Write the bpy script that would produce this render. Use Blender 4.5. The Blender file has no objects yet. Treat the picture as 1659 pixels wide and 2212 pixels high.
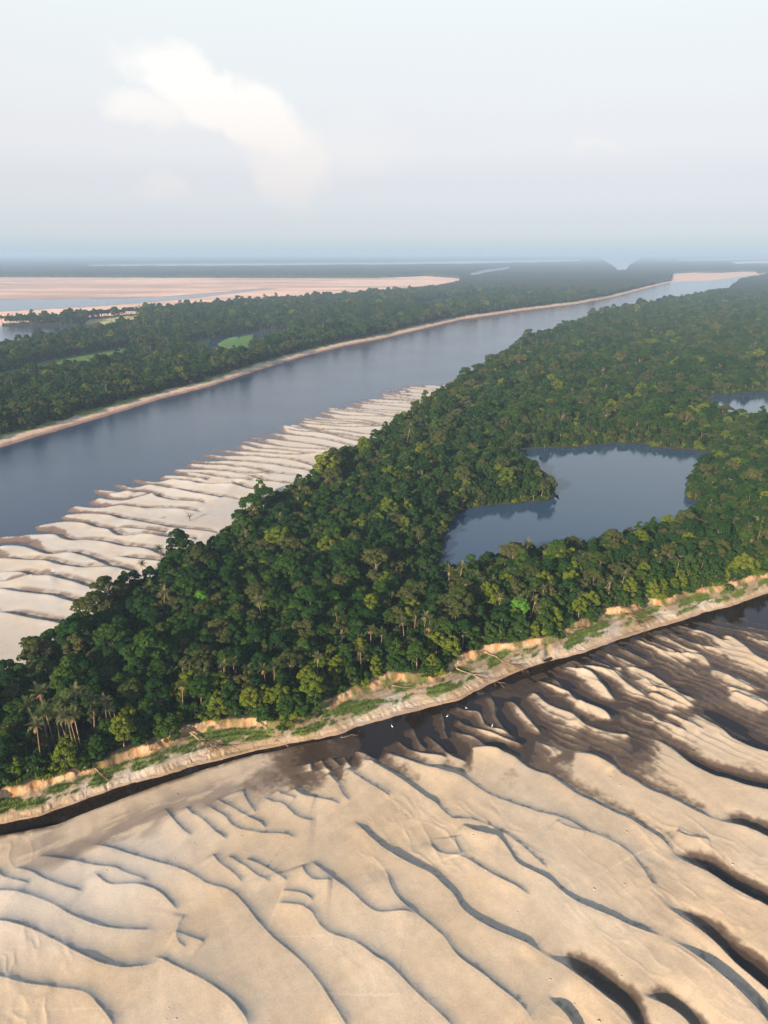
import bpy, math
import numpy as np
R = math.radians
rng = np.random.default_rng(7)
scene = bpy.context.scene
COL = scene.collection

# ------------------------------------------------------------------ camera, sky, sun, exposure
HC, PITCH, F = 120.0, R(20.05), 1533.0          # camera height (m), downward tilt, focal length in units of a 1659 x 2212 frame
cam_d = bpy.data.cameras.new('camera')
cam = bpy.data.objects.new('camera', cam_d); COL.objects.link(cam)
cam.location = (0, 0, HC); cam.rotation_euler = (math.pi / 2 - PITCH, 0, 0)
cam_d.sensor_fit = 'VERTICAL'; cam_d.sensor_height = 24.0; cam_d.lens = 24.0 * F / 2212.0
cam_d.clip_start = 1.0; cam_d.clip_end = 200000.0
scene.camera = cam
scene.view_settings.view_transform = 'Standard'
scene.view_settings.look = 'None'
scene.view_settings.exposure = 1.08
scene.view_settings.gamma = 1.0
scene.cycles.use_denoising = True
scene.cycles.max_bounces = 5
scene.cycles.diffuse_bounces = 2
scene.cycles.glossy_bounces = 2
scene.cycles.transparent_max_bounces = 4
scene.cycles.volume_bounces = 0

SUN_EL, SUN_AZ = R(19.0), R(212.0)              # azimuth clockwise from +Y (north)
sx, sy = math.sin(SUN_AZ), math.cos(SUN_AZ)
sun_dir = (sx * math.cos(SUN_EL), sy * math.cos(SUN_EL), math.sin(SUN_EL))
sl = bpy.data.lights.new('sun', 'SUN'); so = bpy.data.objects.new('sun', sl); COL.objects.link(so)
sl.energy = 4.8; sl.angle = R(1.2); sl.color = (1.0, 0.78, 0.56)
so.rotation_euler = (math.pi / 2 - SUN_EL, 0, math.pi - SUN_AZ)
so.location = (-200, -300, 300)

def view_dir(px, py):
    a, b = (px - 829.5) / F, (1106.0 - py) / F
    return np.array([a, math.cos(PITCH) + b * math.sin(PITCH), -math.sin(PITCH) + b * math.cos(PITCH)])

def build_world():
    w = bpy.data.worlds.new('World'); scene.world = w; w.use_nodes = True
    nt = w.node_tree; N = nt.nodes; L = nt.links; N.clear()
    out = N.new('ShaderNodeOutputWorld'); bg = N.new('ShaderNodeBackground')
    bg.inputs['Strength'].default_value = 0.1
    sky = N.new('ShaderNodeTexSky'); sky.sky_type = 'NISHITA'; sky.sun_disc = False
    sky.sun_elevation = SUN_EL; sky.sun_rotation = SUN_AZ; sky.altitude = 100; sky.air_density = 1.0; sky.dust_density = 0.8; sky.ozone_density = 4.0
    tc = N.new('ShaderNodeTexCoord')
    sep = N.new('ShaderNodeSeparateXYZ'); L.new(tc.outputs['Generated'], sep.inputs[0])
    # thin high haze: a pale veil over the lower sky, bluer at the horizon
    ramp = N.new('ShaderNodeValToRGB'); L.new(sep.outputs['Z'], ramp.inputs[0])
    cr = ramp.color_ramp; cr.interpolation = 'EASE'
    stops = [(0.0, (0.500, 0.605, 0.690)), (0.03, (0.620, 0.665, 0.720)), (0.075, (0.705, 0.712, 0.752)), (0.13, (0.800, 0.790, 0.800)),
             (0.19, (0.830, 0.845, 0.845)), (0.28, (0.86, 0.91, 0.90))]
    while len(cr.elements) < len(stops): cr.elements.new(0.5)
    for e, (p, c) in zip(cr.elements, stops): e.position = p; e.color = (*c, 1)
    veil = N.new('ShaderNodeVectorMath'); veil.operation = 'SCALE'; veil.inputs['Scale'].default_value = 5.0
    L.new(ramp.outputs[0], veil.inputs[0])
    mr = N.new('ShaderNodeMapRange'); mr.interpolation_type = 'SMOOTHSTEP'
    L.new(sep.outputs['Z'], mr.inputs[0])
    for i, v in zip((1, 2, 3, 4), (0.27, 0.50, 0.93, 0.30)): mr.inputs[i].default_value = v
    mix = N.new('ShaderNodeMix'); mix.data_type = 'RGBA'
    L.new(mr.outputs[0], mix.inputs[0]); L.new(sky.outputs[0], mix.inputs[6]); L.new(veil.outputs[0], mix.inputs[7])
    # one far thunderhead with its anvil, shaped in world directions (x/y, z/y)
    yy = N.new('ShaderNodeMath'); yy.operation = 'MAXIMUM'; yy.inputs[1].default_value = 0.05; L.new(sep.outputs['Y'], yy.inputs[0])
    dx = N.new('ShaderNodeMath'); dx.operation = 'DIVIDE'; L.new(sep.outputs['X'], dx.inputs[0]); L.new(yy.outputs[0], dx.inputs[1])
    dz = N.new('ShaderNodeMath'); dz.operation = 'DIVIDE'; L.new(sep.outputs['Z'], dz.inputs[0]); L.new(yy.outputs[0], dz.inputs[1])
    cmb = N.new('ShaderNodeCombineXYZ'); L.new(dx.outputs[0], cmb.inputs[0]); L.new(dz.outputs[0], cmb.inputs[1])
    nz = N.new('ShaderNodeTexNoise'); nz.inputs['Scale'].default_value = 13.0; nz.inputs['Detail'].default_value = 7.0; nz.inputs['Roughness'].default_value = 0.63
    L.new(cmb.outputs[0], nz.inputs['Vector'])
    off = N.new('ShaderNodeVectorMath'); off.operation = 'MULTIPLY_ADD'
    L.new(nz.outputs['Color'], off.inputs[0]); off.inputs[1].default_value = (0.11, 0.07, 0); off.inputs[2].default_value = (-0.055, -0.035, 0)
    add = N.new('ShaderNodeVectorMath'); add.operation = 'ADD'; L.new(cmb.outputs[0], add.inputs[0]); L.new(off.outputs[0], add.inputs[1])
    prev = None
    # (centre px, centre py, half length, half thickness, tilt deg, inner edge softness, gain)
    for (px, py, a, b, t, soft, g) in [(470, 215, 205, 58, -24, 0.55, .95), (350, 165, 70, 34, -5, 0.4, .85), (320, 232, 115, 38, -4, 0.25, .75), (570, 262, 120, 62, -38, 0.5, .92),
                                       (645, 350, 75, 95, 0, 0.25, .65), (600, 380, 60, 60, 0, .3, .6), (355, 395, 60, 34, 0, 0.2, .35), (1290, 318, 70, 13, 0, .2, .3), (760, 330, 130, 70, 0, 0.05, .3)]:
        d = view_dir(px, py)
        mp = N.new('ShaderNodeMapping'); mp.vector_type = 'TEXTURE'
        mp.inputs['Location'].default_value = (d[0] / d[1], d[2] / d[1], 0)
        mp.inputs['Rotation'].default_value = (0, 0, R(t)); mp.inputs['Scale'].default_value = (a / F, b / F, 1)
        L.new(add.outputs[0], mp.inputs[0])
        ln = N.new('ShaderNodeVectorMath'); ln.operation = 'LENGTH'; L.new(mp.outputs[0], ln.inputs[0])
        m2 = N.new('ShaderNodeMapRange'); m2.interpolation_type = 'SMOOTHSTEP'; L.new(ln.outputs['Value'], m2.inputs[0])
        for i, v in zip((1, 2, 3, 4), (soft, 1.15, g, 0.0)): m2.inputs[i].default_value = v
        if prev is None: prev = m2
        else:
            mx = N.new('ShaderNodeMath'); mx.operation = 'MAXIMUM'; L.new(prev.outputs[0], mx.inputs[0]); L.new(m2.outputs[0], mx.inputs[1]); prev = mx
    ccol = N.new('ShaderNodeValToRGB'); L.new(sep.outputs['Z'], ccol.inputs[0])
    c2 = ccol.color_ramp; c2.elements[0].position = 0.07; c2.elements[0].color = (0.83, 0.77, 0.75, 1); c2.elements[1].position = 0.19; c2.elements[1].color = (0.975, 0.955, 0.925, 1)
    cs = N.new('ShaderNodeVectorMath'); cs.operation = 'SCALE'; cs.inputs['Scale'].default_value = 5.1; L.new(ccol.outputs[0], cs.inputs[0])
    mixc = N.new('ShaderNodeMix'); mixc.data_type = 'RGBA'
    L.new(prev.outputs[0], mixc.inputs[0]); L.new(mix.outputs[2], mixc.inputs[6]); L.new(cs.outputs[0], mixc.inputs[7])
    L.new(mixc.outputs[2], bg.inputs['Color']); L.new(bg.outputs[0], out.inputs['Surface'])
build_world()

# ------------------------------------------------------------------ plan: points traced on the ground
def G(px, py, z=0.0):
    """ground point (at height z) for a point of the 1659 x 2212 plan trace"""
    d = view_dir(px, py)
    t = (HC - z) / max(-d[2], 1e-4)
    return (d[0] * t, d[1] * t)
def GP(pts, z=0.0):
    return np.array([G(p[0], p[1], p[2] if len(p) > 2 else z) for p in pts])
def to_frame(x, y, z):
    s, c = math.sin(PITCH), math.cos(PITCH)
    dep = y * c - (z - HC) * s; up = y * s + (z - HC) * c
    dep = np.maximum(dep, 1e-3)
    return 829.5 + F * x / dep, 1106.0 - F * up / dep

def h2(ix, iy, seed):
    n = (ix.astype(np.int64) * 374761393 + iy.astype(np.int64) * 668265263 + seed * 974634777) & 0xFFFFFFFF
    n = ((n ^ (n >> 13)) * 1274126177) & 0xFFFFFFFF
    n = ((n ^ (n >> 16)) * 2246822519) & 0xFFFFFFFF
    return ((n ^ (n >> 15)) & 0xFFFFFF) / float(0xFFFFFF)
def vn(x, y, seed=0):
    ix, iy = np.floor(x), np.floor(y); fx, fy = x - ix, y - iy
    fx = fx * fx * fx * (fx * (fx * 6 - 15) + 10); fy = fy * fy * fy * (fy * (fy * 6 - 15) + 10)
    a, b, c, d = h2(ix, iy, seed), h2(ix + 1, iy, seed), h2(ix, iy + 1, seed), h2(ix + 1, iy + 1, seed)
    return (a + (b - a) * fx) * (1 - fy) + (c + (d - c) * fx) * fy
def fbm(x, y, s, o=4, seed=0, g=0.5):
    """-1..1"""
    t = 0.0; amp = 1.0; tot = 0.0; f = 1.0 / s
    for k in range(o):
        cx, sn = math.cos(0.7 * k + .3), math.sin(0.7 * k + .3)
        t = t + amp * (vn((x * cx - y * sn) * f + 17.3 * k, (x * sn + y * cx) * f - 9.1 * k, seed + k) * 2 - 1); tot += amp; amp *= g; f *= 2.03
    return t / tot
def ss(a, b, v):
    t = np.clip((v - a) / (b - a), 0, 1); return t * t * (3 - 2 * t)
def lerp(a, b, t): return a + (b - a) * t

AX = R(40.0); CA, SA = math.cos(AX), math.sin(AX)
def UW(x, y): return x * CA + y * SA, -x * SA + y * CA
def XY(u, w): return u * CA - w * SA, u * SA + w * CA
class Line:
    """a shoreline as w(u) in the frame turned along the river"""
    def __init__(self, pts, z=0.0):
        g = GP(pts, z); u, w = UW(g[:, 0], g[:, 1]); o = np.argsort(u); self.u, self.w = u[o], w[o]
        self.s0 = (self.w[1] - self.w[0]) / max(self.u[1] - self.u[0], 1e-3)
        n = -1; k = max(len(self.u) - 3, 0)
        self.s1 = (self.w[n] - self.w[k]) / max(self.u[n] - self.u[k], 1e-3)
    def __call__(self, u):
        v = np.interp(u, self.u, self.w)
        v = np.where(u < self.u[0], self.w[0] + (u - self.u[0]) * np.clip(self.s0, -.5, .5), v)
        return np.where(u > self.u[-1], self.w[-1] + (u - self.u[-1]) * np.clip(self.s1, -.6, .6), v)

WF = Line([(0, 967), (80, 943), (200, 908), (350, 861), (450, 836), (550, 802), (650, 771), (750, 746), (829, 731), (904, 713), (994, 691), (1129, 671), (1249, 656),
           (1329, 641), (1404, 621), (1454, 609), (1530, 606), (1590, 599), (1630, 594)])
WB = Line([(-160, 1180), (0, 1137), (35, 1122), (75, 1103), (130, 1082), (210, 1054), (295, 1022), (350, 1007), (440, 978), (525, 943), (570, 931), (610, 917), (645, 901), (690, 881),
           (750, 858), (800, 843), (850, 828), (925, 828), (975, 814), (1020, 793), (1070, 768), (1130, 731), (1230, 699), (1295, 676), (1355, 664), (1480, 641), (1570, 626), (1602, 603), (1640, 597)])
FBZ = 13.0
FB = Line([(-160, 1540, FBZ), (0, 1398, FBZ), (50, 1382, FBZ), (100, 1352, FBZ), (135, 1322, FBZ), (200, 1282, FBZ), (245, 1247, FBZ), (290, 1222, FBZ), (330, 1207, FBZ), (350, 1172, FBZ), (400, 1157, FBZ), (450, 1147, FBZ),
           (480, 1122, FBZ), (510, 1092, FBZ), (545, 1067, FBZ), (600, 1052, FBZ), (635, 1027, FBZ), (665, 1007, FBZ), (705, 977, FBZ), (800, 930, FBZ), (830, 905, FBZ), (855, 893, FBZ), (890, 871, FBZ),
           (930, 846, FBZ), (975, 816, FBZ), (1020, 791, FBZ), (1070, 766, FBZ), (1130, 728, FBZ), (1230, 696, FBZ), (1295, 673, FBZ), (1355, 661, FBZ), (1480, 638, FBZ), (1570, 623, FBZ), (1600, 601, FBZ), (1640, 596, FBZ)])
WN = Line([(-120, 1835), (0, 1780), (75, 1765), (175, 1732), (250, 1705), (325, 1685), (400, 1662), (465, 1645), (540, 1625), (600, 1612), (665, 1600), (725, 1590), (780, 1570), (829, 1557),
           (904, 1537), (989, 1514), (1054, 1482), (1119, 1452), (1189, 1429), (1254, 1414), (1294, 1399), (1354, 1377), (1404, 1362), (1474, 1342), (1524, 1324), (1569, 1314), (1629, 1292), (1659, 1282), (1800, 1230)])
BZ = 5.0
BL = Line([(-120, 1760, BZ), (0, 1707, BZ), (65, 1690, BZ), (175, 1660, BZ), (210, 1650, BZ), (250, 1630, BZ), (325, 1610, BZ), (360, 1590, BZ), (400, 1570, BZ), (450, 1557, BZ), (500, 1552, BZ), (555, 1550, BZ),
           (580, 1560, BZ), (615, 1555, BZ), (645, 1547, BZ), (690, 1520, BZ), (740, 1495, BZ), (765, 1485, BZ), (800, 1472, BZ), (839, 1452, BZ), (890, 1455, BZ), (929, 1455, BZ), (974, 1432, BZ), (994, 1415, BZ), (1039, 1397, BZ),
           (1099, 1392, BZ), (1149, 1382, BZ), (1199, 1370, BZ), (1244, 1342, BZ), (1284, 1332, BZ), (1299, 1312, BZ), (1354, 1312, BZ), (1389, 1292, BZ), (1429, 1297, BZ), (1479, 1277, BZ), (1549, 1267, BZ),
           (1609, 1247, BZ), (1659, 1237, BZ), (1800, 1190, BZ)])
CF = Line([(-120, 1850), (0, 1809), (50, 1802), (125, 1785), (200, 1755), (275, 1725), (350, 1695), (425, 1670), (500, 1645), (550, 1631), (600, 1621), (665, 1604), (740, 1592), (829, 1562),
           (904, 1545), (989, 1525), (1054, 1497), (1119, 1468), (1189, 1445), (1254, 1420), (1294, 1403), (1354, 1379), (1404, 1365), (1474, 1348), (1524, 1335), (1569, 1328), (1629, 1318), (1659, 1312), (1800, 1270)])

TZ = 11.0
def lift(pts, z):
    o = []; n = len(pts)
    for i, p in enumerate(pts):
        o.append((p[0], p[1], z if pts[(i + 1) % n][0] < pts[i - 1][0] else 0.0))
    return GP(o)
POLY = {
    'lake': GP([(938, 1190, TZ), (966, 1146), (984, 1113), (1010, 1100), (1060, 1092), (1120, 1088), (1180, 1082), (1203, 1072), (1213, 1056, 7), (1206, 1032, 9), (1184, 1007, 9), (1152, 989, 9), (1118, 981, 6), (1122, 971),
                (1180, 968), (1260, 964), (1330, 958), (1380, 958), (1430, 968), (1500, 972), (1530, 976), (1532, 992), (1500, 1012), (1490, 1035, 5), (1487, 1055, 5), (1496, 1066, 5), (1520, 1075), (1500, 1068, TZ), (1440, 1093, TZ), (1390, 1105, TZ), (1330, 1118, TZ),
                (1260, 1132, TZ), (1180, 1150, TZ), (1100, 1165, TZ), (1020, 1178, TZ), (970, 1186, TZ)]),
    'pond': GP([(1518, 855), (1560, 852), (1620, 848), (1700, 842), (1760, 845), (1760, 890, TZ), (1659, 882, TZ), (1600, 880, TZ), (1560, 874, TZ)]),
    'channel': GP([(1475, 817), (1520, 822), (1560, 824), (1600, 820), (1590, 829), (1550, 834), (1520, 830)]),
    'lagoon': lift([(-200, 704), (0, 704), (60, 705), (150, 703), (210, 697), (222, 699), (140, 711), (70, 718), (0, 724), (-200, 730)], 16),
    'meadow_pool': lift([(440, 741), (470, 731), (540, 717), (620, 712), (635, 714), (580, 725), (545, 738), (530, 756), (497, 757), (470, 756), (430, 750)], 11),
    'inlet': lift([(892, 655), (930, 648), (975, 643), (972, 649), (920, 656), (900, 659)], 13),
    'cove': lift([(1016, 642), (1032, 639), (1034, 643), (1018, 645)], 13),
    'sandbar_river': GP([(-300, 650), (0, 647), (200, 645), (350, 642), (500, 630), (575, 623), (590, 623.5), (500, 634), (400, 645), (350, 650), (200, 662), (0, 673), (-300, 684)]),
    'far_river': lift([(185, 571), (300, 569), (500, 567.6), (829, 566), (1000, 563.5), (1254, 560.5), (1256, 563), (1000, 568), (829, 569.5), (500, 572), (300, 572.5), (190, 572.3)], 22),
    'far_bay': lift([(1295, 556), (1340, 555.5), (1386, 556), (1380, 560), (1358, 571), (1352, 580), (1336, 580), (1325, 572), (1310, 564)], 22),
    'far_channel': lift([(1010, 590.5), (1040, 583), (1100, 575.6), (1102, 577.6), (1060, 583.4), (1020, 591.5)], 22),
    'right_reach': lift([(1454, 561.3), (1560, 558.5), (1659, 557), (1760, 556), (1760, 558.5), (1659, 559.3), (1560, 561), (1470, 562.8)], 22),
    'right_bar': lift([(1575, 566.5), (1659, 563), (1760, 561), (1760, 565), (1659, 566.6), (1590, 568.5)], 22),
    'far_sand': lift([(-300, 599), (0, 600), (620, 601.5), (829, 601), (919, 597), (994, 602.5), (989, 604.5), (949, 612), (829, 623), (650, 636), (500, 645), (370, 655), (250, 663), (120, 672), (0, 679), (-300, 697)], 19),
    'river_bar': GP([(1454, 592), (1500, 589.5), (1560, 590), (1600, 587.6), (1632, 587.4), (1640, 594), (1600, 599), (1565, 603.5), (1530, 607), (1475, 609), (1448, 611)]),
    'spit': lift([(150, 702), (195, 692), (240, 687.5), (302, 682), (304, 685.5), (262, 691), (225, 697), (200, 699)], 16),
    'lagoon_grass': lift([(-200, 742), (0, 727), (70, 718), (120, 712), (140, 713), (70, 723), (0, 733), (-200, 752)], 16),
    'swale': lift([(-100, 832), (10, 807), (100, 783), (165, 772), (225, 761), (286, 753), (287, 758), (235, 772), (170, 781), (100, 791), (10, 813), (-100, 840)], 13),
    'meadow_west': lift([(411, 749), (425, 739), (440, 732.5), (456, 735), (440, 744), (422, 750)], 12),
    'meadow_east': lift([(483, 756), (497, 743), (520, 728), (548, 723), (546, 731), (528, 742), (505, 752)], 12),
    'meadow_mid': lift([(470, 743), (495, 731), (515, 727), (505, 732), (485, 742)], 12),
}
BB = {k: (p[:, 0].min(), p[:, 0].max(), p[:, 1].min(), p[:, 1].max()) for k, p in POLY.items()}
def inside(name, x, y, sd_margin=0.0):
    """signed distance (positive inside) for points near the polygon, -1e3 elsewhere"""
    P = POLY[name]; b = BB[name]; m = 60.0
    out = np.full(x.shape, -1e3)
    k = (x > b[0] - m) & (x < b[1] + m) & (y > b[2] - m) & (y < b[3] + m)
    if not k.any(): return out
    X, Y = x[k], y[k]; ins = np.zeros(X.shape, bool); dm = np.full(X.shape, 1e12)
    n = len(P)
    for i in range(n):
        (x0, y0), (x1, y1) = P[i], P[(i + 1) % n]
        if y0 != y1:
            c = ((y0 > Y) != (y1 > Y)) & (X < (x1 - x0) * (Y - y0) / (y1 - y0) + x0); ins ^= c
        ex, ey = x1 - x0, y1 - y0; q = max(ex * ex + ey * ey, 1e-9)
        t = np.clip(((X - x0) * ex + (Y - y0) * ey) / q, 0, 1)
        dm = np.minimum(dm, (X - x0 - t * ex) ** 2 + (Y - y0 - t * ey) ** 2)
    d = np.sqrt(dm); out[k] = np.where(ins, d, -d)
    return out

# ------------------------------------------------------------------ dune crests traced on the sand flat and on the beach
C7, C8 = (0, 1726, .5), (829.5, 1726, .5)
Z1, Z2, Z3, Z4, Z5, Z6 = (594, 1512, .25), (918, 1404, .25), (918, 1593, .25), (1244, 1296, .25), (1244, 1485, .25), (270, 1593, .25)
Z7, Z8 = (0, 1107, .25), (378, 810, .3385)
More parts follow.
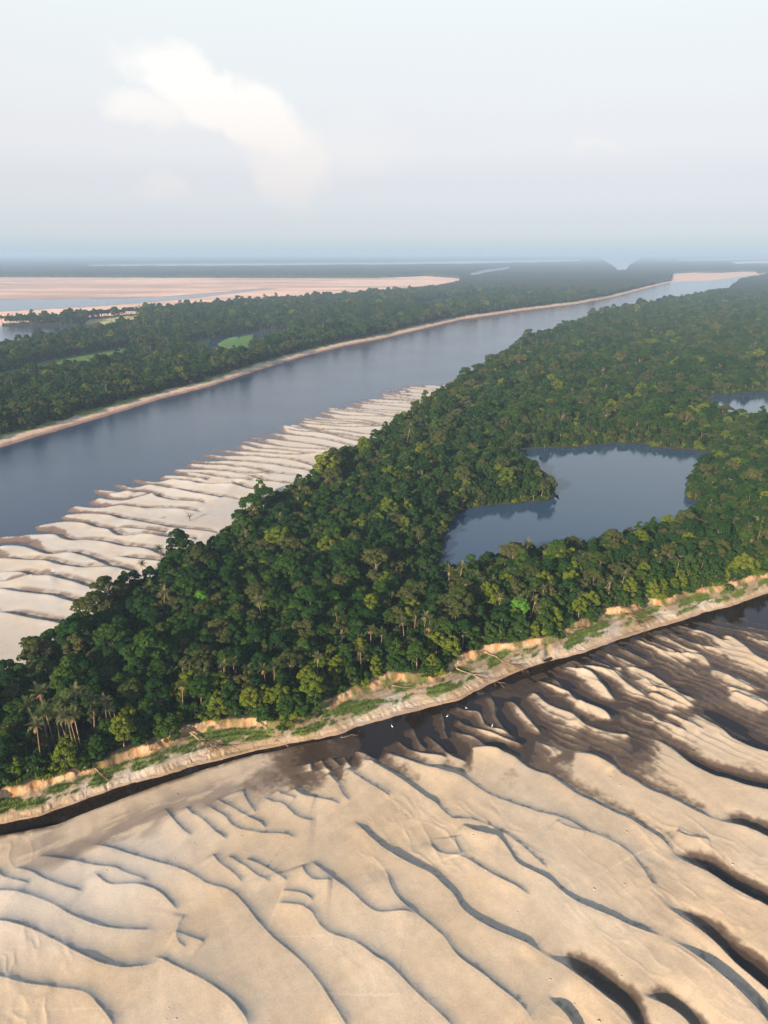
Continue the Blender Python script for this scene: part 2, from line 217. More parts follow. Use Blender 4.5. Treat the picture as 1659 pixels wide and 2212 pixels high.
# (height m, slip width m, stoss length m, ditch m), pieces of (frame, points)
CREST = [
    (.60, 1.0, 5, 0, (C7, "-80,800 0,820 100,850 250,870 380,885 430,940 470,985 520,1060")),
    (.75, 1.2, 5, 0, (C7, "-80,570 0,575 120,600 230,650 330,710 420,755 520,780 600,775 700,755")),
    (.65, 1.1, 5, 0, (C7, "660,720 760,770 900,840 1000,910 1060,985 1090,1050")),
    (.60, 1.1, 5, 0, (C7, "-80,440 0,440 110,452 220,490 310,540 420,590 540,607 690,603")),
    (.42, .9, 4, 0, (C7, "60,325 130,342 200,385 280,415 370,440")),
    (.35, .9, 4, 0, (C7, "-40,330 30,375 80,392 140,408")),
    (.40, .9, 4, 0, (C7, "150,272 300,290 410,320 500,325 540,350 600,370 660,395")),
    (.45, .9, 4, 0, (C7, "405,345 440,385 490,410 560,405 640,410 700,440 750,495 778,520")),
    (.25, .8, 3, 0, (C7, "800,525 760,600 770,660 810,690")), (.3, .8, 3, 0, (C7, "750,615 790,622 830,640 890,662")),
    (.56, 1.0, 6, 0, (C7, "380,215 480,235 580,270 690,305 790,335 850,370 900,405 1000,425 1060,490 1110,560 1180,640 1260,700 1330,765 1380,830 1430,910 1480,985 1520,1050")),
    (.35, .9, 3, 0, (C7, "915,262 950,310 1010,350 1050,395")),
    (.38, .9, 3, 0, (C7, "980,270 1060,320 1110,360 1170,388")), (.35, .9, 3, 0, (C7, "1055,285 1130,310 1200,350 1245,385")),
    (.4, .9, 4, 0, (C7, "1215,425 1310,440 1355,478")),
    (.60, 1.1, 5, 0, (C7, "1170,478 1250,490 1340,510 1370,570 1420,620 1500,640 1560,670 1620,720 1659,740"), (C8, "60,790 130,860 220,940 290,1000 330,1050")),
    (.50, 1.0, 4, 0, (C7, "1300,305 1320,360 1360,390 1440,390")),
    (.60, 1.0, 5, 0, (C7, "1335,285 1390,340 1450,385 1510,430 1570,490 1620,525 1659,530"), (C8, "80,525 150,538")),
    (.85, 1.2, 7, .2, (C7, "1520,110 1560,150 1610,200 1650,235"), (C8, "60,280 130,320 200,350 250,395 300,440 330,500 390,545 470,590 560,625 640,665 700,700")),
    (1.25, 1.6, 8, .5, (C8, "640,665 700,700 770,740 830,790 900,840 960,890 1020,930 1060,990 1090,1050")),
    (.60, 1.0, 5, 0, (C8, "5,330 30,430 80,490 150,540 210,590 260,630 290,680 340,730 420,780 480,830 540,870 600,920 650,1000")),
    (.45, .9, 4, 0, (C8, "190,195 210,240 270,265 330,265 400,310 480,360 560,400 640,445")), (.3, .8, 3, 0, (C8, "300,175 310,220 335,268")),
    (.5, 1.0, 5, 0, (Z3, "0,540 80,600 130,650 200,710 240,740 330,740 430,750 530,790 620,830 700,880 780,940 830,970"), (C8, "620,250 680,300 720,330")),
    (.7, 1.1, 6, .1, (C8, "330,130 390,170 450,180 500,195 540,250 570,305 640,340 710,370 760,420 830,470 900,500 980,530 1060,570 1140,600 1210,620")),
    (1.35, 1.7, 8, .5, (C8, "1180,600 1280,660 1360,720 1440,790 1520,860 1590,930 1640,990 1690,1060")),
    (.5, 1.0, 5, 0, (Z3, "0,280 100,310 200,350 330,370 430,450 510,500 600,550 700,580 800,620 900,650 960,680 1050,700 1170,730 1280,780 1380,850 1500,890 1600,930"), (C8, "1060,250 1110,310 1150,380 1180,430")),
    (1.3, 1.6, 7, .5, (C8, "1160,425 1220,490 1300,550 1370,600 1430,650 1500,720 1570,775 1659,850 1720,900")),
    (.55, 1.0, 6, .1, (Z3, "400,105 560,112 680,160 790,200 860,270 960,320 1080,350 1150,410 1230,470 1320,530 1420,570 1540,630 1659,690"), (C8, "1060,100 1130,150 1200,190 1250,250")),
    (1.25, 1.6, 8, .45, (C8, "1190,195 1250,260 1320,300 1400,340 1470,390 1540,430 1600,460 1659,490 1760,540")),
    (.55, 1.0, 6, .1, (Z5, "0,560 100,600 200,640 330,710 400,780 510,830 570,880 650,920 760,960"), (C8, "1300,45 1380,85 1450,110")),
    (1.1, 1.5, 7, .4, (C8, "1400,90 1450,110 1530,135 1600,160 1659,190 1760,240")),
    (.35, .9, 3, 0, (C8, "1255,152 1320,180 1410,192")), (.9, 1.2, 5, .3, (C8, "690,865 740,920 790,970 830,1040")),
    (.7, 1.2, 4, .3, (C8, "1090,850 1150,880 1220,920 1290,970 1340,1040")),
    # mid ground
    (.40, .9, 4, 0, (Z6, "340,640 400,730 450,790 500,850 580,910")), (.45, .9, 4, 0, (Z6, "515,620 570,690 650,740 720,800 780,870 890,940")),
    (.5, .9, 5, 0, (Z6, "670,600 780,680 860,720 910,790 960,830 1060,860 1200,870 1340,870 1440,890 1490,925")),
    (.45, .9, 4, 0, (Z6, "780,560 850,610 940,650 1010,700 1090,740 1160,770 1230,835")), (.35, .8, 4, 0, (Z6, "1005,470 1040,550 1080,620 1130,690")),
    (.5, 1., 5, 0, (Z6, "1190,540 1280,600 1350,600 1420,660 1480,720 1560,750 1659,750")), (.3, .8, 3, 0, (Z6, "1310,480 1380,530 1480,565")), (.35, .8, 3, 0, (Z6, "1450,460 1500,520 1580,545 1659,555")),
    (.5, 1.0, 5, 0, (Z1, "560,615 640,620 720,690 800,750 860,780 920,820 1000,875")),
    (.65, 1.1, 6, .1, (Z1, "720,535 830,550 890,590 960,630 1040,680 1110,730 1190,790 1270,860 1360,920 1440,970")),
    (.65, 1.1, 6, .1, (Z1, "920,450 1000,490 1100,520 1200,560 1300,600 1420,640 1540,680 1659,720")),
    (.35, .8, 3, .1, (Z1, "390,530 430,600 480,640")), (.35, .8, 3, .1, (Z1, "590,490 620,560 650,600")), (.3, .8, 3, .1, (Z1, "470,500 540,570 560,590")), (.3, .8, 3, .1, (Z1, "300,560 310,630")),
    (.35, .8, 3, 0, (Z1, "450,640 500,700 540,740 560,800 600,870 650,910")), (.35, .8, 3, 0, (Z1, "170,780 250,850 350,870 470,900 570,940")),
    (.4, .8, 4, .1, (Z1, "690,460 780,480 840,520 880,550")), (.45, .9, 4, .15, (Z1, "1040,350 1130,430 1220,470 1330,490 1400,500 1500,530")), (.4, .8, 3, .15, (Z1, "1180,240 1230,370 1310,450")),
    (.4, .8, 3, .15, (Z1, "1430,110 1455,200 1460,300 1490,345")), (.4, .8, 4, .15, (Z1, "1290,300 1400,390 1500,490 1580,530 1659,560")),
    (.5, .9, 4, .15, (Z2, "255,595 330,660 420,690 560,730 700,790 800,820 870,855")), (.5, .9, 4, .15, (Z2, "235,485 350,540 460,540 490,610 510,660 570,690 640,700 720,740 790,775")),
    (.5, .9, 4, .15, (Z2, "540,400 600,480 590,560 620,620 680,690 740,740")), (.5, .9, 4, .15, (Z2, "680,445 760,470 800,510 840,560 900,630 960,690 1000,745")),
    (.5, .9, 5, .15, (Z2, "890,370 960,400 1010,450 1060,490 1150,530 1240,560 1300,590 1330,640 1390,665")),
    (.55, .9, 5, .15, (Z2, "1100,245 1180,330 1240,380 1270,420 1340,470 1420,500 1500,530 1570,570 1610,615")), (.35, .8, 3, .1, (Z2, "970,270 1060,310 1150,350 1230,385")),
    (.5, .9, 4, .15, (Z2, "1180,145 1290,180 1420,210 1480,260 1495,310 1550,350 1590,400 1659,460")), (.4, .9, 4, .1, (Z2, "1220,85 1330,130 1450,160 1560,190 1650,215")),
    (.45, .9, 4, .15, (Z2, "205,685 300,740 430,770 510,840 560,870 690,905")), (.55, 1., 6, .1, (Z2, "390,865 560,880 700,920 810,975")),
    (.45, .9, 4, .1, (Z4, "0,610 100,640 170,690 200,730 240,780 290,855")), (.5, .9, 4, .1, (Z4, "0,570 130,590 250,620 330,640 380,690 420,730 480,780 560,820 630,875")),
    (.4, .9, 4, .1, (Z4, "110,525 220,560 330,600 410,605")), (.4, .9, 4, .1, (Z4, "250,475 360,510 470,560 550,592")), (.35, .9, 4, .1, (Z4, "340,415 450,460 540,500 650,565")),
    (.65, 1., 5, .15, (Z4, "410,598 540,610 640,660 740,720 830,780 880,820 950,850 1070,895")),
    (.55, 1., 4, .1, (Z4, "470,345 580,380 680,420 780,470 860,480 980,480 1080,490 1130,540 1155,600")), (.4, .9, 4, .1, (Z4, "550,325 660,370 760,420 870,465")),
    (.45, .9, 4, .1, (Z4, "680,295 780,340 870,390 960,440 1070,465")), (.45, .9, 4, .1, (Z4, "790,285 900,340 990,380 1080,410 1180,430 1280,445")),
    (.5, .9, 4, .1, (Z4, "960,275 1100,290 1180,320 1260,370 1340,372")), (.85, 1.2, 5, .15, (Z4, "1240,315 1340,340 1430,400 1500,470 1560,520 1659,570 1760,620")),
    (.4, .9, 4, .1, (Z4, "1280,645 1400,690 1500,740 1610,795")), (.45, .9, 4, .1, (Z4, "1140,615 1270,640 1350,700 1450,740 1550,795")),
    (.45, .9, 4, .1, (Z4, "650,765 760,790 850,830 940,890 1030,945")), (.4, .9, 4, .1, (Z4, "590,690 640,740 700,800")),
    (.4, .9, 4, .1, (Z4, "1330,815 1450,850 1560,870 1680,905")), (.4, .9, 4, .1, (Z4, "1300,765 1420,790 1540,830 1660,885")),
    (.3, .9, 4, .05, (Z4, "1050,195 1200,230 1350,260 1500,290 1680,333")), (.3, .9, 4, .05, (Z4, "1390,145 1530,180 1690,213")), (.35, .9, 4, .05, (Z4, "1470,325 1560,360 1690,388")),
    (.3, .9, 4, .05, (Z4, "880,235 1000,260 1120,275")), (.3, .9, 4, .05, (Z4, "1160,160 1280,195 1420,230 1560,260 1690,280")),
    (.5, 1., 5, .1, (Z5, "0,130 100,170 200,200 260,240 295,295")), (.45, 1., 5, .1, (Z5, "0,270 60,330 150,370 250,400 340,420 480,435")),
    (.9, 1.3, 7, .35, (Z5, "540,390 680,460 780,520 850,570 920,640 1000,700 1100,750 1200,800 1300,820 1380,850 1500,890 1659,920 1760,940")),
    (.45, .9, 4, .1, (Z5, "690,305 800,330 880,380 960,405")), (.45, .9, 4, .1, (Z5, "790,225 900,290 1000,340 1100,395")), (.6, 1., 4, .45, (Z5, "1030,195 1120,250 1220,310 1310,355")),
    (.8, 1.2, 5, .3, (Z5, "840,195 1000,230 1120,310 1250,380 1330,460 1400,490 1500,540 1659,590 1760,620")),
    (.4, .9, 4, .1, (Z5, "630,55 720,90 800,130 870,155")), (.4, .9, 4, .1, (Z5, "450,165 560,230 640,250 730,315")), (.4, .9, 4, .05, (Z5, "1330,55 1440,100 1560,140 1690,200")),
    (.35, .9, 4, 0, (Z3, "940,58 1040,80 1140,120 1190,153")), (.4, .9, 4, 0, (Z3, "1270,148 1400,170 1500,200 1570,250 1650,305")), (.35, .9, 3, 0, (Z3, "310,795 400,850 480,880 570,905 660,922")), (.25, .9, 3, 0, (Z3, "1120,755 1220,820 1390,862")),
]
Z9 = (162, 1026, .1953)
BC = [  # beach
    (Z9, "940,15 1060,20 1150,25 1260,45"), (Z9, "600,45 720,60 800,80 900,95 1000,85 1060,78 1180,85 1280,110 1400,140 1580,154"), (Z9, "400,95 520,115 620,155 700,150 760,140 830,125 960,150 1060,185 1200,215 1330,240 1450,265 1580,284"), (Z9, "190,160 320,180 430,192"),
    (Z9, "370,210 480,225 560,210 680,205 780,212 850,235 880,265 960,290 1060,312 1190,328"), (Z9, "230,258 350,290 460,300 560,300 660,282"), (Z9, "-60,345 0,355 100,372 250,385 400,378 480,365 560,362 680,385 780,405 860,400 960,405 1120,422"),
    (Z7, "-60,218 100,220 240,205 380,205 480,210 520,240 580,268 640,275 720,265 850,285 980,320 1080,345 1200,355 1290,375 1370,415"),
    (Z7, "-60,305 100,300 200,310 270,335 330,370 400,390 500,390 590,380 680,400 760,430 840,470 920,505 1000,530"), (Z7, "-60,410 120,430 250,445 370,450 450,475 560,505 660,528 760,532"),
    (Z7, "-60,550 120,545 220,560 270,595 320,608 420,605 520,620 640,660 780,705"), (Z7, "-60,635 70,638 145,623"), (Z7, "-60,690 100,730 250,750 400,770 500,790 640,840"), (Z7, "-60,905 100,935 200,960 380,1000"),
    (Z7, "270,125 380,118 480,100 600,95 700,105 790,140 870,165 930,175 990,235 1080,252 1190,245"), (Z7, "930,163 1050,165 1220,188"), (Z7, "1190,243 1300,255 1450,265"), (Z7, "1000,420 1080,445 1170,458"),
    (Z7, "500,42 700,25 850,30 960,50 1060,85 1200,105 1300,130 1430,165 1560,180 1670,195"),
    (Z8, "-40,608 150,612 300,625 400,645 480,652"), (Z8, "80,628 200,650 280,670 370,684"), (Z8, "430,657 500,680 560,705 640,714"), (Z8, "350,700 420,740 500,760"), (Z8, "-40,678 100,705 200,720 270,726"), (Z8, "-40,735 100,780 170,793"),
    (Z8, "70,570 180,580 300,585 380,600 470,610 540,630 600,650 680,660"), (Z8, "80,545 200,560 350,557 480,570 600,590 700,610 770,625"), (Z8, "170,495 250,520 400,527 500,530 600,550 720,560 850,600"),
    (Z8, "240,470 350,490 450,498 560,510 650,525 760,537 840,535"), (Z8, "410,445 480,465 560,485 640,490 740,510 860,525"), (Z8, "420,420 500,435 600,455 700,475 800,490 890,499"), (Z8, "420,398 540,405 640,420 760,440 860,460 970,488"),
    (Z8, "550,360 680,385 800,400 900,420 1000,445 1080,470"), (Z8, "700,350 800,370 920,385 1000,405 1080,430 1160,450"), (Z8, "690,322 740,340 860,360 960,385 1060,400 1180,430"), (Z8, "720,320 820,340 920,360 1040,370 1130,390 1210,402"),
    (Z8, "780,310 900,325 1000,340 1100,355 1230,358"), (Z8, "800,292 920,310 1050,330 1150,335 1260,348"), (Z8, "780,268 880,290 1000,305 1100,315 1200,330 1280,338"), (Z8, "850,262 950,280 1050,295 1150,300 1280,328"),
    (Z8, "870,235 980,250 1100,270 1200,280 1310,288"), (Z8, "970,225 1080,240 1200,255 1330,278"), (Z8, "970,213 1100,230 1250,245 1340,260 1420,268"), (Z8, "1090,212 1200,225 1300,235 1440,252"),
    (Z8, "1110,180 1200,190 1300,200 1440,222"), (Z8, "1080,158 1200,175 1300,185 1460,197"), (Z8, "1080,142 1200,155 1330,165 1500,187"), (Z8, "1240,150 1350,160 1520,177"), (Z8, "1310,140 1420,152 1550,170"), (Z8, "1380,135 1560,152"),
    (Z8, "1440,115 1590,130"), (Z8, "1350,118 1430,129"), (Z8, "1230,108 1330,126"), (Z8, "1420,82 1520,95 1620,109"), (Z8, "1460,70 1610,91"), (Z8, "1520,58 1630,71"), (Z8, "1400,38 1490,43"), (Z8, "905,210 955,212"), (Z8, "990,200 1070,206"), (Z8, "670,318 715,322"), (Z8, "1250,97 1290,99"), (Z8, "1330,95 1400,101"),
]
def chaikin(P, n=2):
    for _ in range(n):
        Q = P[:-1] * .75 + P[1:] * .25; S = P[:-1] * .25 + P[1:] * .75
        M = np.empty((2 * len(Q), 2)); M[0::2] = Q; M[1::2] = S
        P = np.vstack([P[:1], M, P[-1:]])
    return P
def trace(pieces):
    o = []
    for (fx, fy, s), t in pieces:
        for q in t.split():
            a, b = q.split(','); o.append(G(fx + s * float(a), fy + s * float(b)))
    return chaikin(np.array(o))
CR = [(A * ((1.12 if A < .46 else .92) if dg == 0 else 1.3 if .04 < dg < .16 and Ls < 6 else .82 if dg >= .3 else 1.0), ws, (Ls if dg == 0 or dg > .16 else Ls * .62 if Ls < 6 else Ls) if dg < .3 else 8.0, 0 if dg == 0 else dg * 2.2 if dg < .16 else dg if dg < .3 else .85 + dg * .4, trace(p)) for (A, ws, Ls, dg, *p) in CREST]
BCR = []
for i, p in enumerate(BC):
    P = trace([p]); far = P[:, 1].mean()
    BCR.append((1.0 if far < 420 else (.95 if far < 560 else .88), 1.6, 6.5, .55, np.vstack([P, P[-1:] + (P[-1:] - P[-4:-3]) / (np.linalg.norm(P[-1] - P[-4]) + 1e-6) * 14.0])))

def crest_h(x, y, crests, taper, leew=0.0, dw=2.2):
    h = np.zeros(x.shape); lee = np.zeros(x.shape)
    for A, ws, Ls, dg, P in crests:
        m = 3.0 * Ls
        k = np.nonzero((x > P[:, 0].min() - m) & (x < P[:, 0].max() + m) & (y > P[:, 1].min() - m) & (y < P[:, 1].max() + m))[0]
        if len(k) == 0: continue
        X, Y = x[k], y[k]
        best = np.full(X.shape, 1e12); sg = np.zeros(X.shape); arc = np.zeros(X.shape); acc = 0.0
        for i in range(len(P) - 1):
            x0, y0 = P[i]; ex, ey = P[i + 1] - P[i]; q = max(ex * ex + ey * ey, 1e-9); ln = math.sqrt(q)
            t = np.clip(((X - x0) * ex + (Y - y0) * ey) / q, 0, 1)
            rx, ry = X - x0 - t * ex, Y - y0 - t * ey
            d2 = rx * rx + ry * ry; b = d2 < best
            best = np.where(b, d2, best); sg = np.where(b, (ex * ry - ey * rx) / ln, sg); arc = np.where(b, acc + t * ln, arc); acc += ln
        d = np.sqrt(best)
        tp = (ss(0, min(taper, acc * .13), arc) * ss(0, min(taper, acc * .13), acc - arc)) ** .7
        if leew == 0 and dg > .8: tp = ss(0, acc * .55, arc)
        tl = max(taper, 1.1 * Ls); tp2 = (ss(0, min(tl, acc * .13), arc) * ss(0, min(tl, acc * .13), acc - arc)) ** .7; tp = np.where(sg > 0, tp, lerp(tp, tp2, ss(.5, 3, d)))
        if leew == 0 and dg > .8: tp = ss(0, acc * .5, arc)
        a = A * tp * lerp(0.8 + 0.4 * vn(arc * .15 + 3, arc * 0 + A * 91, 5), 1.0, ss(.5, 4, d))
        stoss = np.exp(-d / Ls) * (1 - 0.15 * np.exp(-d / .5))
        slip = np.exp(-d / (ws * 1.1)) if leew == 0 else 1 - ss(0, 1, d / ws)
        ditch = -dg * ss(0, ws * .9, d) * np.exp(-(np.maximum(d - ws, 0) / dw) ** 2)
        h[k] += np.where(sg > 0, a * slip + tp * ditch, a * stoss)
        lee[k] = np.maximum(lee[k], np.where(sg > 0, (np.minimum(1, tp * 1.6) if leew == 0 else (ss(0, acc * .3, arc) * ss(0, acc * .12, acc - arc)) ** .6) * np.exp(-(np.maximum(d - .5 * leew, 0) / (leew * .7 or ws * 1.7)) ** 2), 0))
    return h, lee

BASE = [(1560, 1425, .38), (1450, 1405, .26), (1645, 1450, .42), (1400, 1550, .30), (1300, 1470, .22), (1560, 1490, .34), (1330, 1530, .22), (1250, 1560, .26), (1480, 1550, .34), (1150, 1570, .28), (0, 1850, 1.3), (0, 2000, 2.2), (0, 2200, 2.6), (400, 1750, .8), (400, 1900, 1.6), (800, 2000, 1.7), (400, 2150, 2.4), (800, 1760, 1.05), (1200, 1850, 1.1), (1600, 1760, .6), (1600, 2000, .50), (1300, 1950, 1.0), (1200, 2150, .8), (1580, 2180, .45),
        (1350, 2180, .65), (1450, 2080, .6), (1100, 1600, .12), (1400, 1480, .34), (1500, 1440, .34), (1620, 1390, .30), (890, 1572, -.14), (830, 1585, -.30), (700, 1640, .12), (980, 1540, -.10), (1075, 1508, -.10), (1160, 1470, -.06), (1290, 1415, -.05), (1400, 1375, -.05), (1640, 1320, -.45), (1560, 1345, -.3), (1620, 1550, .35), (1240, 1490, .14), (300, 1745, 1.0), (520, 1660, .9), (1350, 1610, .3), (1000, 1700, .8), (820, 1660, .25), (560, 1690, .55), (1500, 1640, .55), (1240, 1680, .7)]
BP = GP([(a, b) for a, b, c in BASE]); BV = np.array([c for a, b, c in BASE])
def flat_base(x, y):
    num = np.zeros(x.shape); den = np.zeros(x.shape)
    for (bx, by), v in zip(BP, BV):
        q = 1.0 / ((x - bx) ** 2 + (y - by) ** 2 + 60.0) ** 1.6; num += q * v; den += q
    return num / den

GUL = GP([(1188, 1396, 3.5), (1187, 1404, 3), (1184, 1416, 1.6), (1183, 1428, .2)])
C = lambda *a: np.array(a)
SAND, SANDW, PALE = C(.455, .352, .236), C(.48, .41, .315), C(.485, .462, .425)
MUD, MUD2 = C(.048, .032, .021), C(.115, .082, .056)
CLAY, CLAYP, BANK = C(.36, .185, .08), C(.47, .345, .215), C(.27, .205, .135)
GRASS, GRASSY, LITTER = C(.060, .115, .020), C(.16, .21, .04), C(.030, .034, .016)
PINK = C(.72, .50, .38)

def terrain(x, y, want_col=True):
    x = np.asarray(x, float); y = np.asarray(y, float)
    u, w = UW(x, y)
    n1 = fbm(x, y, 9.0, 3, 11); n2 = fbm(x, y, 2.2, 3, 23)
    wn, bl, fb, wb, wf, cf = WN(u), BL(u), FB(u), WB(u), WF(u), CF(u)
    wn = wn + .5 * n1 + .35 * n2; bl = bl + .9 * n1 + .7 * n2
    h = np.zeros(x.shape); reg = np.zeros(x.shape, np.int8)     # 0 flat 1 bank 2 forest floor 3 beach 4 far bank 5 far land
    col = np.zeros(x.shape + (3,)); wet = np.zeros(x.shape)
    def mix(a, b, t): return a + (b - a) * t[:, None]
    # --- sand flat
    k = np.nonzero((w < wn) & (np.hypot(x, y) < 1500))[0]
    X, Y = x[k], y[k]
    near = np.hypot(X, Y) < 420
    ch = np.zeros(len(k)); lee = np.zeros(len(k))
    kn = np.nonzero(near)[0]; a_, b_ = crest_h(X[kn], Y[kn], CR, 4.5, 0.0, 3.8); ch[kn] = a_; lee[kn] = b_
    fbz = np.where(near, flat_base(X, Y), -.3)
    s = cf[k] - w[k]
    lowk = ss(.6, 0.0, fbz)
    # wind- and water-smoothed sand: long low streaks lie along the crests
    f = fbz + ch + .16 * fbm(X * .9 + Y * .44, (Y * .9 - X * .44) * .45, 7, 3, 3) + .13 * ss(-.1, .5, fbm(X, Y, 30, 2, 8)) * (1 - np.abs(fbm(X * .8 + Y * .6 + 2 * n1[k], (Y * .8 - X * .6) * .38, 4.0, 3, 5))) ** 4 + .02 * n2[k] + lowk * (.10 * n1[k] + .05 * n2[k])
    # small closely set ridges in the muddy reach below the creek
    gd = np.array(G(1244 + .25 * 1070, 1296 + .25 * 895)) - np.array(G(1244 + .25 * 410, 1296 + .25 * 598)); gd = gd / np.hypot(*gd)
    ph = (-gd[1] * X + gd[0] * Y) / 3.3 + .9 * n1[k] + .7 * fbm(X * .7, Y * .7, 12, 2, 61); fr = ph - np.floor(ph)
    saw = np.where(fr < .78, fr / .78, (1 - fr) / .22); pxm = to_frame(X, Y, 0 * X)[0]
    f = f + .34 * (saw ** 1.6 - .35) * ss(.55, .25, fbz) * ss(1080, 1260, pxm) * (.45 + .55 * ss(-.3, .3, fbm(X, Y, 8, 2, 62)))
    chan = ss(-1.6, .9, s + .35 * n1[k])
    h[k] = lerp(-1.0, f, chan)
    hh = h[k]
    n5 = fbm(X, Y, .9, 3, 71); n6 = fbm(X, Y, 28, 3, 77)
    c = mix(np.broadcast_to(SAND, (len(k), 3)), SANDW, np.clip(.5 + .5 * n6 + .35 * n1[k], 0, 1))
    c = c * (1 + .05 * n5 + .05 * n2[k] + .06 * fbm(u[k] * .3, w[k], 1.6, 3, 83) + .07 * fbm(X * .8 + Y * .6, (Y * .8 - X * .6) * .25, 5.0, 4, 85))[:, None]
    px, py = to_frame(X, Y, 0 * X)
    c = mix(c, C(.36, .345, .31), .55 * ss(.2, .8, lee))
    c = mix(c, C(.54, .52, .48), .5 * ss(9, 16, s) * ss(46, 22, s + 6 * n6) * ss(560, 250, px))
    # grey silt left by the falling creek
    silt = ss(6.5, 1.5, np.abs(s - 9.5 - 5 * n1[k])) * ss(720, 560, px) * ss(-60, 160, px) * ss(-.2, .25, fbm(u[k], w[k] * 3.5, 9, 4, 31) + .2)
    c = mix(c, C(.235, .19, .155), silt * .9)
    c = mix(c, MUD2, ss(2.2, .4, s + 1.2 * n1[k]) * ss(-.5, .2, n2[k] + .2))
    crust = ss(.2, .6, fbm(X, Y, 3.0, 4, 47)) * ss(1.6, .7, hh)
    wv = hh + .05 * n2[k] + .06 * n1[k] + .09 * n5
    thr = .38 + .08 * lowk
    damp = ss(thr + .32, thr + .02, wv); c = mix(c, MUD2, damp)
    sog = ss(thr + .0, thr - .26, wv); c = mix(c, MUD, sog)
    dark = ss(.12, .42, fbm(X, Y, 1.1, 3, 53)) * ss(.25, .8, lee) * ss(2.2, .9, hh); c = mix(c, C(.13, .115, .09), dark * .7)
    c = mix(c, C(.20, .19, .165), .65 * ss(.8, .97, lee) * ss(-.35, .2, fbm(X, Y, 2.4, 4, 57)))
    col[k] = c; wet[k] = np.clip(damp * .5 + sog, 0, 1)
    # --- river bank
    k = np.nonzero((w >= wn) & (w < bl + 1.2))[0]
    d1 = w[k] - wn[k]; d2 = bl[k] - w[k]; t = np.clip(d1 / np.maximum(d1 + d2, .5), 0, 1.1)
    U = u[k]; N1, N2 = n1[k], n2[k]
    prof = np.interp(t, [0, .06, .16, .22, .45, .78, .90, .97, 1.02, 1.1], [-.25, .3, .7, 1.05, 1.9, 3.2, 3.9, 4.8, 5.2, 5.4])
    rib = np.abs(2 * vn(U * .95 + 1.4 * N2, d1 * .12, 91) - 1)
    edge = ss(.07, .16, t) * ss(.36, .22, t)
    steps = .12 * np.sin(prof * 9 + 2 * N1) * ss(.2, .4, t) * ss(.9, .75, t)
    gul = np.full(len(k), 1e9)
    for i in range(len(GUL) - 1):
        e = GUL[i + 1] - GUL[i]; q = e @ e; tt = np.clip(((x[k] - GUL[i, 0]) * e[0] + (y[k] - GUL[i, 1]) * e[1]) / q, 0, 1)
        gul = np.minimum(gul, np.hypot(x[k] - GUL[i, 0] - tt * e[0], y[k] - GUL[i, 1] - tt * e[1]))
    prof = prof + steps - .45 * edge * (1 - rib) + .12 * N2 - 1.5 * ss(1.7, .5, gul) * ss(.02, .2, t)
    clay_rough = fbm(x[k], y[k], 1.3, 3, 15)
    prof = prof + (.35 * clay_rough + .5 * fbm(x[k], y[k], 5., 3, 17)) * ss(.7, .86, t) * ss(1.05, .96, t)
    h[k] = prof; reg[k] = 1
    c = mix(np.broadcast_to(BANK, (len(k), 3)), PALE, np.clip(.25 + .9 * N1, 0, .8) * ss(.7, .4, t))
    c = mix(c, C(.30, .20, .13), ss(.12, .03, t)); c = mix(c, CLAYP * .98, edge * (.2 + .8 * rib) * .8); c = c * (.86 + .22 * vn(U * .5 + 3 * N2, t * 26 + 2 * N1, 41))[:, None]
    strat = .5 + .5 * np.sin(prof * 14 + 3 * N1 + 2 * N2); c = c * (1 - .16 * strat * ss(.15, .3, t))[:, None]
    cl = ss(.78, .88, t + .05 * N2); c = mix(c, mix(np.broadcast_to(CLAY, c.shape), CLAYP, np.clip(.5 + .9 * clay_rough, 0, 1)), cl)
    gpx, _ = to_frame(x[k], y[k], 0 * U + 2)
    gs = .16 + .16 * ss(900, 300, gpx) + .05 * np.sin(gpx * .031) - .55 * ss(.35, .7, np.abs(t - .56) * 2.1)
    gr = ss(-.02, .30, fbm(U * .6, w[k] * 1.5, 3.0, 5, 63, .62) * 1.05 + gs) * ss(.20, .36, t + .08 * N2) * ss(.95, .82, t + .06 * N1)
    c = mix(c, mix(np.broadcast_to(GRASS, c.shape), GRASSY * .8, np.clip(.4 + n2[k], 0, 1) * .6), gr * .9)
    rag = ss(-.12, .25, fbm(U, w[k] * .7, 3.5, 4, 37)) * ss(.72, .85, t); c = mix(c, mix(np.broadcast_to(C(.11, .075, .04), c.shape), GRASS, np.clip(.5 + n2[k], 0, 1)), rag * .85)
    c = mix(c, LITTER, ss(1.0, 1.05, t)); c = c * (1 + .16 * clay_rough)[:, None]
    col[k] = c; wet[k] = ss(.09, .02, t) * .8
    grass_w = np.zeros(x.shape); grass_w[k] = gr
    # --- island forest floor
    k = np.nonzero((w >= bl + 1.2) & (w < fb))[0]
    e1, e2 = w[k] - bl[k], fb[k] - w[k]
    h[k] = lerp(2.2, 5.5, ss(0, 90, e2) * ss(400, 60, e1) * .6 + .4 * ss(60, 10, e1) * ss(0, 60, e2)) + .25 * n1[k]; reg[k] = 2
    nearb = ss(30, 0, e1); h[k] = lerp(h[k], 5.5, nearb)
    col[k] = LITTER * (1 + .3 * n2[k])[:, None]
    # --- beach and river bed
    k = np.nonzero((w >= fb) & (w < (wb * .35 + wf * .65)))[0]
    X, Y = x[k], y[k]
    t = (w[k] - fb[k]) / np.maximum(wb[k] - fb[k], .5)
    base = np.interp(t, [0, .35, .6, .75, .9, 1.0, 1.25, 2.0], [2.5, 1.7, .62, -.02, -.48, -.72, -1.2, -2.5])
    narrow = ss(6, 14, wb[k] - fb[k]); base = np.where(t < 1, base * np.maximum(narrow, .25), base)
    py = to_frame(X, Y, 0 * X)[1]; endk = ss(910, 850, py); base = base - endk * .75 * ss(1.3, .3, t)
